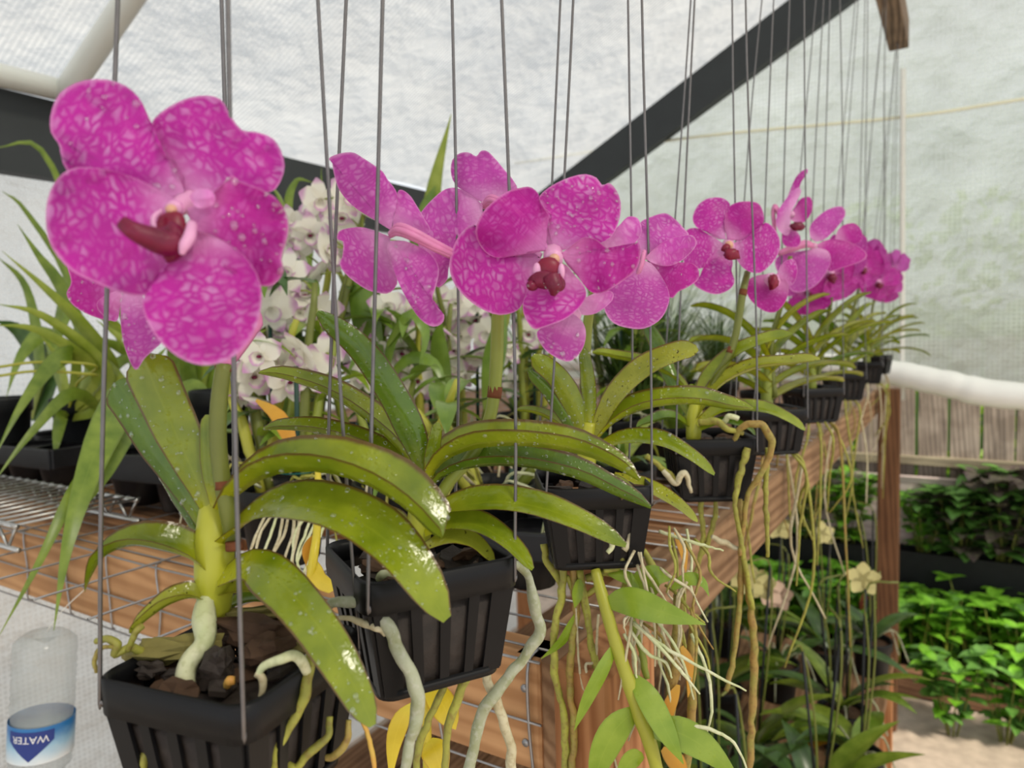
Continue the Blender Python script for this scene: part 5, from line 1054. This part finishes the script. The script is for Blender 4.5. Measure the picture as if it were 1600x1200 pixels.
for pts, w in [([(1060, 1070, .505), (1045, 1110, .50), (1040, 1160, .50)], 12), ([(1065, 1010, .51), (1080, 1050, .507), (1075, 1090, .507)], 10), ([(1035, 1170, .50), (1060, 1195, .50), (1075, 1240, .50)], 14), ([(1055, 830, .53), (1068, 860, .53), (1072, 895, .53)], 8)]:
    pleaf(co, pts, [(-w, -3), (-w, -3), (-w, -3)], [(w, 5), (w, 5), (w, 4)], 'orange', env_oval, n=10, name='dead_leaf')

# yellowing cane between the first two baskets
yc = thing('yellowing_cane', P(492, 800, .60), 'thin orchid cane with a torn yellow leaf behind the second basket', 'orchid')
obj('cane', *px_tube([(497, 700, .66), (496, 815, .58), (490, 870, .56), (484, 905, .56), (492, 860, .565)], [5, 6, 7, 6, 4], 8, 20), 'yellow', yc)
pleaf(yc, [(487, 880, .56), (500, 905, .555), (525, 918, .552)], [(-14, -3), (-14, -3), (-12, -3)], [(14, 4), (10, 4), (8, 4)], 'yellow', env_strap, n=10); pleaf(yc, [(492, 835, .57), (480, 860, .57), (478, 885, .57)], [(-7, -3), (-8, -3), (-6, -3)], [(6, 4), (8, 4), (5, 4)], 'orange', env_oval, n=10)
pleaf(yc, [(400, 625, .72), (435, 650, .70), (455, 690, .69), (458, 715, .69)], [(-8, -3), (-14, -3), (-8, -3)], [(8, 4), (12, 4), (8, 4)], 'orange', env_oval, n=10)
for k in range(12):
    x = 395 + k * 9; obj('root', *px_tube([(x + 20, 805, .70), (x + 10 + RR.uniform(-8, 8), 835, .68), (x + RR.uniform(-10, 10), 870, .67), (x - 15 + RR.uniform(-10, 25), 900, .665)], [2.4, 2.6, 2.2, 1.4], 5, 12, wob=.3), RR.choice(['root_pale', 'root_white', 'root']), yc)
yo = thing('yellow_leaf_orchid', P(668, 1100, .46), 'orchid cane of bright yellow dying leaves below the second basket', 'orchid')
obj('cane', *px_tube([(655, 990, .50), (662, 1070, .465), (667, 1140, .46), (668, 1240, .46)], [5, 6, 7, 7], 8, 18), 'yellow', yo)
for pts, w in [([(664, 1062, .462), (685, 1090, .455), (703, 1122, .45), (712, 1140, .45)], 21), ([(645, 1100, .458), (627, 1125, .452), (615, 1165, .45), (610, 1225, .45)], 15), ([(672, 1155, .458), (682, 1180, .452), (695, 1230, .45)], 22)]:
    pleaf(yo, pts, [(-w, -4), (-w, -5), (-w, -3)], [(w * .8, 6), (w, 6), (w, 4)], 'yellow', env_oval, n=12)

# ------------------------------------------------------------------ dark grassy tufts behind the fourth basket
def tuft(loc, n, h, label, seed, spread=.5, w=.0028):
    R_ = random.Random(seed); t = thing('grassy_orchid', loc, label, 'plant', 'dark grassy tufts on the bench'); pot(t, loc, .055, .09); gs, uvs = [], []; loc = V(loc)
    for k in range(n):
        a, e, L = R_.uniform(0, 6.28), R_.uniform(.9, 1.55), h * R_.uniform(.6, 1.1); c = loc + V((R_.uniform(-.03, .03), R_.uniform(-.03, .03), .085)); pts = []; dr = R_.uniform(.2, 1.4) * spread * 2
        hh = V((math.cos(a), math.sin(a), 0)); p = c.copy(); pts.append(p.copy())
        for i in range(6): ee = e - dr * ((i + .5) / 6) ** 1.6; p = p + (hh * math.cos(ee) + V((0, 0, 1)) * math.sin(ee)) * (L / 6); pts.append(p.copy())
        side = V((-math.sin(a), math.cos(a), 0)); vs, fs = [], []
        for i, q in enumerate(pts): ww = w * (1 - (i / 6.3) ** 2); vs += [q - side * ww, q + side * ww]; uvs += [(i / 6, -.8), (i / 6, .8)]
        for i in range(6): fs.append((i * 2, i * 2 + 1, i * 2 + 3, i * 2 + 2))
        gs.append((vs, fs))
    o = obj('grass_blades', *join(*gs), 'grass', t, uvs); o['kind'] = 'stuff'; return t
tuft((-.52, 1.25, BT + .004), 240, .26, 'dark green grassy tuft nearest the fourth basket', 1); tuft((-.60, 1.62, BT + .004), 240, .30, 'dense dark grassy tuft behind the facing bloom with red-orange lip', 2)
tuft((-.58, 2.05, BT + .004), 180, .28, 'dark grassy tuft behind the far pale pink blooms', 3, .8); tuft((-1.05, 1.75, BT + .004), 60, .46, 'sparse tuft with long thin blades rising above the magenta blooms', 4, .35, .003)
# small pots and a tray along the bench edge
for i, (x, y, lb) in enumerate([(-.36, .82, 'small black pot of leafy seedlings under the fourth basket'), (-.40, 1.15, 'black seedling pot behind the root that arches over the basket rim'), (-.45, 1.95, 'black seedling pot near the far end of the bench'), (-.80, 1.3, 'leafy seedling pot in the middle of the bench'), (-.75, 2.3, 'leafy seedling pot at the back of the bench')]):
    t = nursery((x, y, BT + .004), .048, .075, lb, group='seedling pots on the mesh bench'); R_ = random.Random(70 + i)
    for k in range(12): wleaf(t, (x, y, BT + .07), R_.uniform(0, 6.28), R_.uniform(.5, 1.3), R_.uniform(.10, .17), R_.uniform(.007, .012), R_.uniform(.6, 1.6), .35, R_.choice(['strap', 'oval', 'oval_d', 'strap_l']), env_grass, 9)
tray((-.40, .62, BT + .004), .16, .14, .06, 'small black tray on the mesh behind the third basket', .2, (2, 2))

# ================================================================== below and beyond the bench
def phal(loc, seed, label, stems=2, flowers=0):
    R_ = random.Random(seed); t = thing('moth_orchid', loc, label, 'orchid', 'moth orchids on the low shelf'); pot(t, loc, .055, .10); loc = V(loc); b = loc + V((0, 0, .095))
    for k in range(7): wleaf(t, b, R_.uniform(0, 6.28), R_.uniform(.3, 1.1), R_.uniform(.14, .24), R_.uniform(.022, .034), R_.uniform(.5, 1.3), .25, R_.choice(['oval_d', 'oval_d', 'oval', 'strap']), env_oval, 10)
    for k in range(stems):
        a = R_.uniform(0, 6.28); hh = R_.uniform(.30, .42); q = b + V((R_.uniform(-.03, .03), R_.uniform(-.03, .03), -.02)); top = q + V((R_.uniform(-.03, .03), R_.uniform(-.03, .03), hh))
        obj('stake', *tube([q, top], .0028, 6, 2), 'stakeb', t)
        st = obj('flower_stem', *tube([q, q.lerp(top, .6) + V((.01, 0, 0)), top, top + V((math.cos(a) * .06, math.sin(a) * .06, .02))], .0022, 6, 12), 'stalk', t)
        if flowers and k == 0:
            for m in range(flowers):
                c = top + V((math.cos(a) * .03 * m - .02, math.sin(a) * .03 * m, .02 - .018 * m)); n = (CAM - c).normalized() + V((R_.uniform(-.5, .5), R_.uniform(-.3, .3), R_.uniform(-.2, .2))); n.normalize()
                x = V((0, 0, 1)).cross(n).normalized(); y = n.cross(x); vs, fs = [], []
                for kk, an in enumerate((90, 18, 162, 234, 306)):
                    an = math.radians(an); ax = x * math.cos(an) + y * math.sin(an); ay = n.cross(ax); b0 = len(vs)
                    for i in range(4):
                        for v in (-1, 1): vs.append(c + ax * (.034 * i / 3) + ay * (v * (.005, .013, .013, .003)[i]) + n * (.004 * (i == 3)))
                    for i in range(3): z = b0 + i * 2; fs.append((z, z + 1, z + 3, z + 2))
                obj('flower', vs, fs, 'phal' if m < 3 else 'pinkish', t)
    for k in range(4):
        a = R_.uniform(0, 6.28); obj('root', *tube([b, b + V((math.cos(a) * .06, math.sin(a) * .06, .03)), b + V((math.cos(a) * .10, math.sin(a) * .10, -.06))], .0022, 5, 10, wob=.3), 'root_grey', t)
    return t
for i, (x, y, lb, st_, fl_) in enumerate([(-.36, 1.52, 'moth orchid with a spray of pale yellow flowers on a black stake', 2, 5), (-.22, 1.40, 'moth orchid with broad dark leaves closest to the corner post on the low shelf', 2, 0), (-.50, 1.75, 'moth orchid with three black stakes in the middle of the low shelf', 3, 0),
                                          (-.22, 1.78, 'moth orchid with black stakes and a broad blue-green leaf at the shelf edge', 3, 0), (-.30, 2.10, 'moth orchid with bare stakes at the far end of the low shelf', 2, 1), (-.52, 1.30, 'moth orchid with lax leaves deep under the bench', 1, 0), (-.60, 2.15, 'moth orchid half hidden under the far bench end', 2, 0), (-.27, 1.15, 'moth orchid with arching green leaves under the bench side board', 1, 0), (-.55, .95, 'moth orchid in the dark behind the corner post', 1, 0), (-.17, 1.60, 'moth orchid overhanging the shelf edge next to the orange dying leaf', 2, 1), (-.38, 1.32, 'moth orchid with a thicket of stakes below the arching root', 3, 0), (-.20, 2.22, 'moth orchid with upright leaves by the foot of the brown post', 2, 0), (-.40, 1.95, 'moth orchid between the bare stakes and the shelf middle', 2, 2)]):
    phal((x, y, .5), 30 + i, lb, st_, fl_)
o = thing('fallen_leaf', (-.28, 1.55, .62), 'orange-yellow dying leaf among the low shelf orchids', 'leaf'); wleaf(o, (-.28, 1.52, .61), .8, .4, .12, .022, .9, .2, 'orange', env_oval, 9, name='blade')

# raised bed of mint outside the end wall
bed = thing('raised_bed', (0, 3.42, 0), 'long raised bed edged with a brown timber along the path', 'planter')
obj('front_timber', *box((-1.6, 3.18, 0), (1.6, 3.235, .105), .004), 'bedboard', bed, smooth=False); obj('soil', *grid(lambda u, v: (-1.6 + 3.2 * u, 3.236 + .25 * v, .085 + .012 * noise.noise(V((u * 30, v * 8, 0)))), 40, 6), 'soil', bed)
obj('end_timber', *box((-1.66, 3.18, 0), (-1.605, 3.49, .105)), 'bedboard', bed, smooth=False); obj('end_timber', *box((1.605, 3.18, 0), (1.66, 3.49, .105)), 'bedboard', bed, smooth=False)
def herb(name, loc, seed, label, cat, group, mats, h, nst, nwh, ll, lw, stem='stalk_l', env=env_oval):
    R_ = random.Random(seed); t = thing(name, loc, label, cat, group); loc = V(loc)
    for s_ in range(nst):
        a = R_.uniform(0, 6.28); top = loc + V((math.cos(a) * h * .3, math.sin(a) * h * .22, h * R_.uniform(.75, 1.05))); b = loc + V((math.cos(a) * .015, math.sin(a) * .015, 0))
        obj('stem', *tube([b, b.lerp(top, .5) + V((0, 0, .02)), top], [.003, .0026, .002], 5, 6), stem, t); sp = spline([b, b.lerp(top, .5) + V((0, 0, .02)), top], nwh + 1)
        for w in range(1, nwh + 1):
            for k in range(2 + (w == nwh) * 2):
                wleaf(t, sp[w], a + w * 1.57 + k * (3.14 if w < nwh else 1.57) + R_.uniform(-.3, .3), R_.uniform(.1, .6), ll * R_.uniform(.7, 1.1), lw * R_.uniform(.8, 1.1), R_.uniform(.3, 1.0), .2, R_.choice(mats), env, 5)
    return t
def copy_tree(o, parent=None):
    c = o.copy(); COL.objects.link(c); c.parent = parent
    for ch in o.children: copy_tree(ch, c)
    return c
mints = [herb('mint_plant', (0, 0, 0), 100 + i, 'bright green mint plant in the raised bed', 'herb', 'mint plants filling the raised bed', ['mint', 'mint', 'mint_d'], .27, 4, 4, .072, .022) for i in range(4)]
MR = random.Random(3); first = [True] * 4
for k in range(56):
    x = -1.1 + (k % 19) * .088 + MR.uniform(-.03, .03); y = 3.27 + (k // 19) * .08 + MR.uniform(-.02, .02); i = k % 4
    o = mints[i] if first[i] else copy_tree(mints[i]); first[i] = False
    o.location = (x, y, .085); o.rotation_euler = (0, 0, MR.uniform(0, 6.28)); s_ = MR.uniform(.9, 1.2); o.scale = (s_, s_, s_)
tr_ = thing('planter_trough', (0, 3.56, 0), 'long black planter trough behind the mint bed', 'planter'); obj('trough', *join(box((-1.5, 3.50, 0), (1.5, 3.515, .50)), box((-1.5, 3.60, 0), (1.5, 3.615, .50)), box((-1.5, 3.515, 0), (-1.485, 3.60, .5)), box((1.485, 3.515, 0), (1.5, 3.60, .5))), 'black2', tr_, smooth=False); obj('soil', *box((-1.485, 3.515, .3), (1.485, 3.60, .46)), 'soil', tr_, smooth=False)
for i, (x, lb, ms, h) in enumerate([(.17, 'plum-leaved coleus plant with big dusky leaves in the trough', ['plum', 'plum', 'mint_d'], .34), (.34, 'plum and green coleus at the trough end past the coleus cluster', ['plum', 'mint_d'], .34), (.02, 'green and plum coleus between the dusky-leaved one and the green bush', ['plum', 'mint_d', 'mint_d'], .28), (-.12, 'mid-green leafy bush in the trough just beyond the brown post', ['mint_d', 'mint', 'mint_d'], .26), (-.42, 'light green leafy bush in the trough behind the pale yellow flowers', ['mint', 'mint_d', 'mint'], .30), (-.62, 'grey-green leafy bush in the trough under the bench edge', ['mint_d', 'mint_d', 'strap'], .30), (-.85, 'dark leafy bush in the trough far under the bench', ['mint_d', 'oval_d'], .28)]):
    herb('trough_plant', (x, 3.55, .46), 200 + i, lb, 'plant', 'leafy plants in the black trough', ms, h * 1.1, 15, 5, .12 if 'plum' in ms[0] else .075, .042 if 'plum' in ms[0] else .024, 'stalk')
pn = thing('plywood_panel', (0, 3.66, 0), 'pinkish weathered board wall in front of the fence', 'panel')
for i in range(4): obj('board', *box((-1.9 + i * .95, 3.64, .0), (-1.9 + i * .95 + .945, 3.658, .80), .003), 'panel', pn, smooth=False)
obj('cap', *box((-1.9, 3.632, .80), (1.9, 3.664, .806)), 'panel', pn, smooth=False)
fn = thing('fence', (0, 3.76, 0), 'weathered grey board fence with green showing through the gaps', 'fence')
x = -2.6
while x < 2.2:
    w_ = rnd.uniform(.112, .122); obj('fence_board', *box((x, 3.752, 0), (x + w_, 3.77, 1.42 + rnd.uniform(-.01, .01)), .003), 'fence', fn, smooth=False); x += w_ + rnd.choice([.006, .012, .016, .010])
for z in (.88, .25): obj('rail', *box((-2.6, 3.715, z - .035), (2.2, 3.752, z + .005), .003), 'fence_rail', fn, smooth=False)
hd = thing('hedge', (0, 4.1, 0), 'sunlit lime green hedge glimpsed through the fence gaps', 'hedge')
hv, hf, hu = [], [], []; HR = random.Random(8)
for k in range(5200):
    c = V((HR.uniform(-2.8, 2.4), 3.95 + abs(HR.gauss(0, .12)), 2.1 * HR.random() ** 1.6)); n = V((HR.gauss(0, .7), -1, HR.gauss(.3, .7))).normalized(); u = n.orthogonal().normalized(); w = n.cross(u); s_ = HR.uniform(.03, .055); b0 = len(hv)
    hv += [c - u * s_, c + w * s_ * .55, c + u * s_, c - w * s_ * .55]; hu += [(0, 0), (.5, .8), (1, 0), (.5, -.8)]; hf.append((b0, b0 + 1, b0 + 2, b0 + 3))
o = obj('leaves', hv, hf, 'hedge', hd, hu); o['kind'] = 'stuff'
obj('stem_mass', *blob((-.2, 4.45, .7), 2.8, .28, .8, 24, 12, .25), 'mint_d', hd)
for i in range(3):
    herb('path_plant', (.0 + i * .16, 2.95 + i * .03, 0), 300 + i, ('low leafy plant growing at the foot of the brown post', 'bushy dark green plant by the path timber', 'spreading green plant beside the sandy path')[i], 'plant', 'low plants beside the path', ['mint_d', 'mint_d', 'mint'], .30, 11, 4, .08, .024, 'stalk')
rust = thing('rust_leaf_plant', (-.33, 3.2, .1), 'few rust-red upright leaves among the mint', 'plant'); 
for a in (-.4, .3, 1.2): wleaf(rust, (-.33, 3.22, .30), a, 1.2, .10, .014, .3, .3, 'rust', env_oval, 7)
obj('stem', *tube([(-.33, 3.22, .09), (-.33, 3.22, .31)], .003, 6, 3), 'stalk', rust)
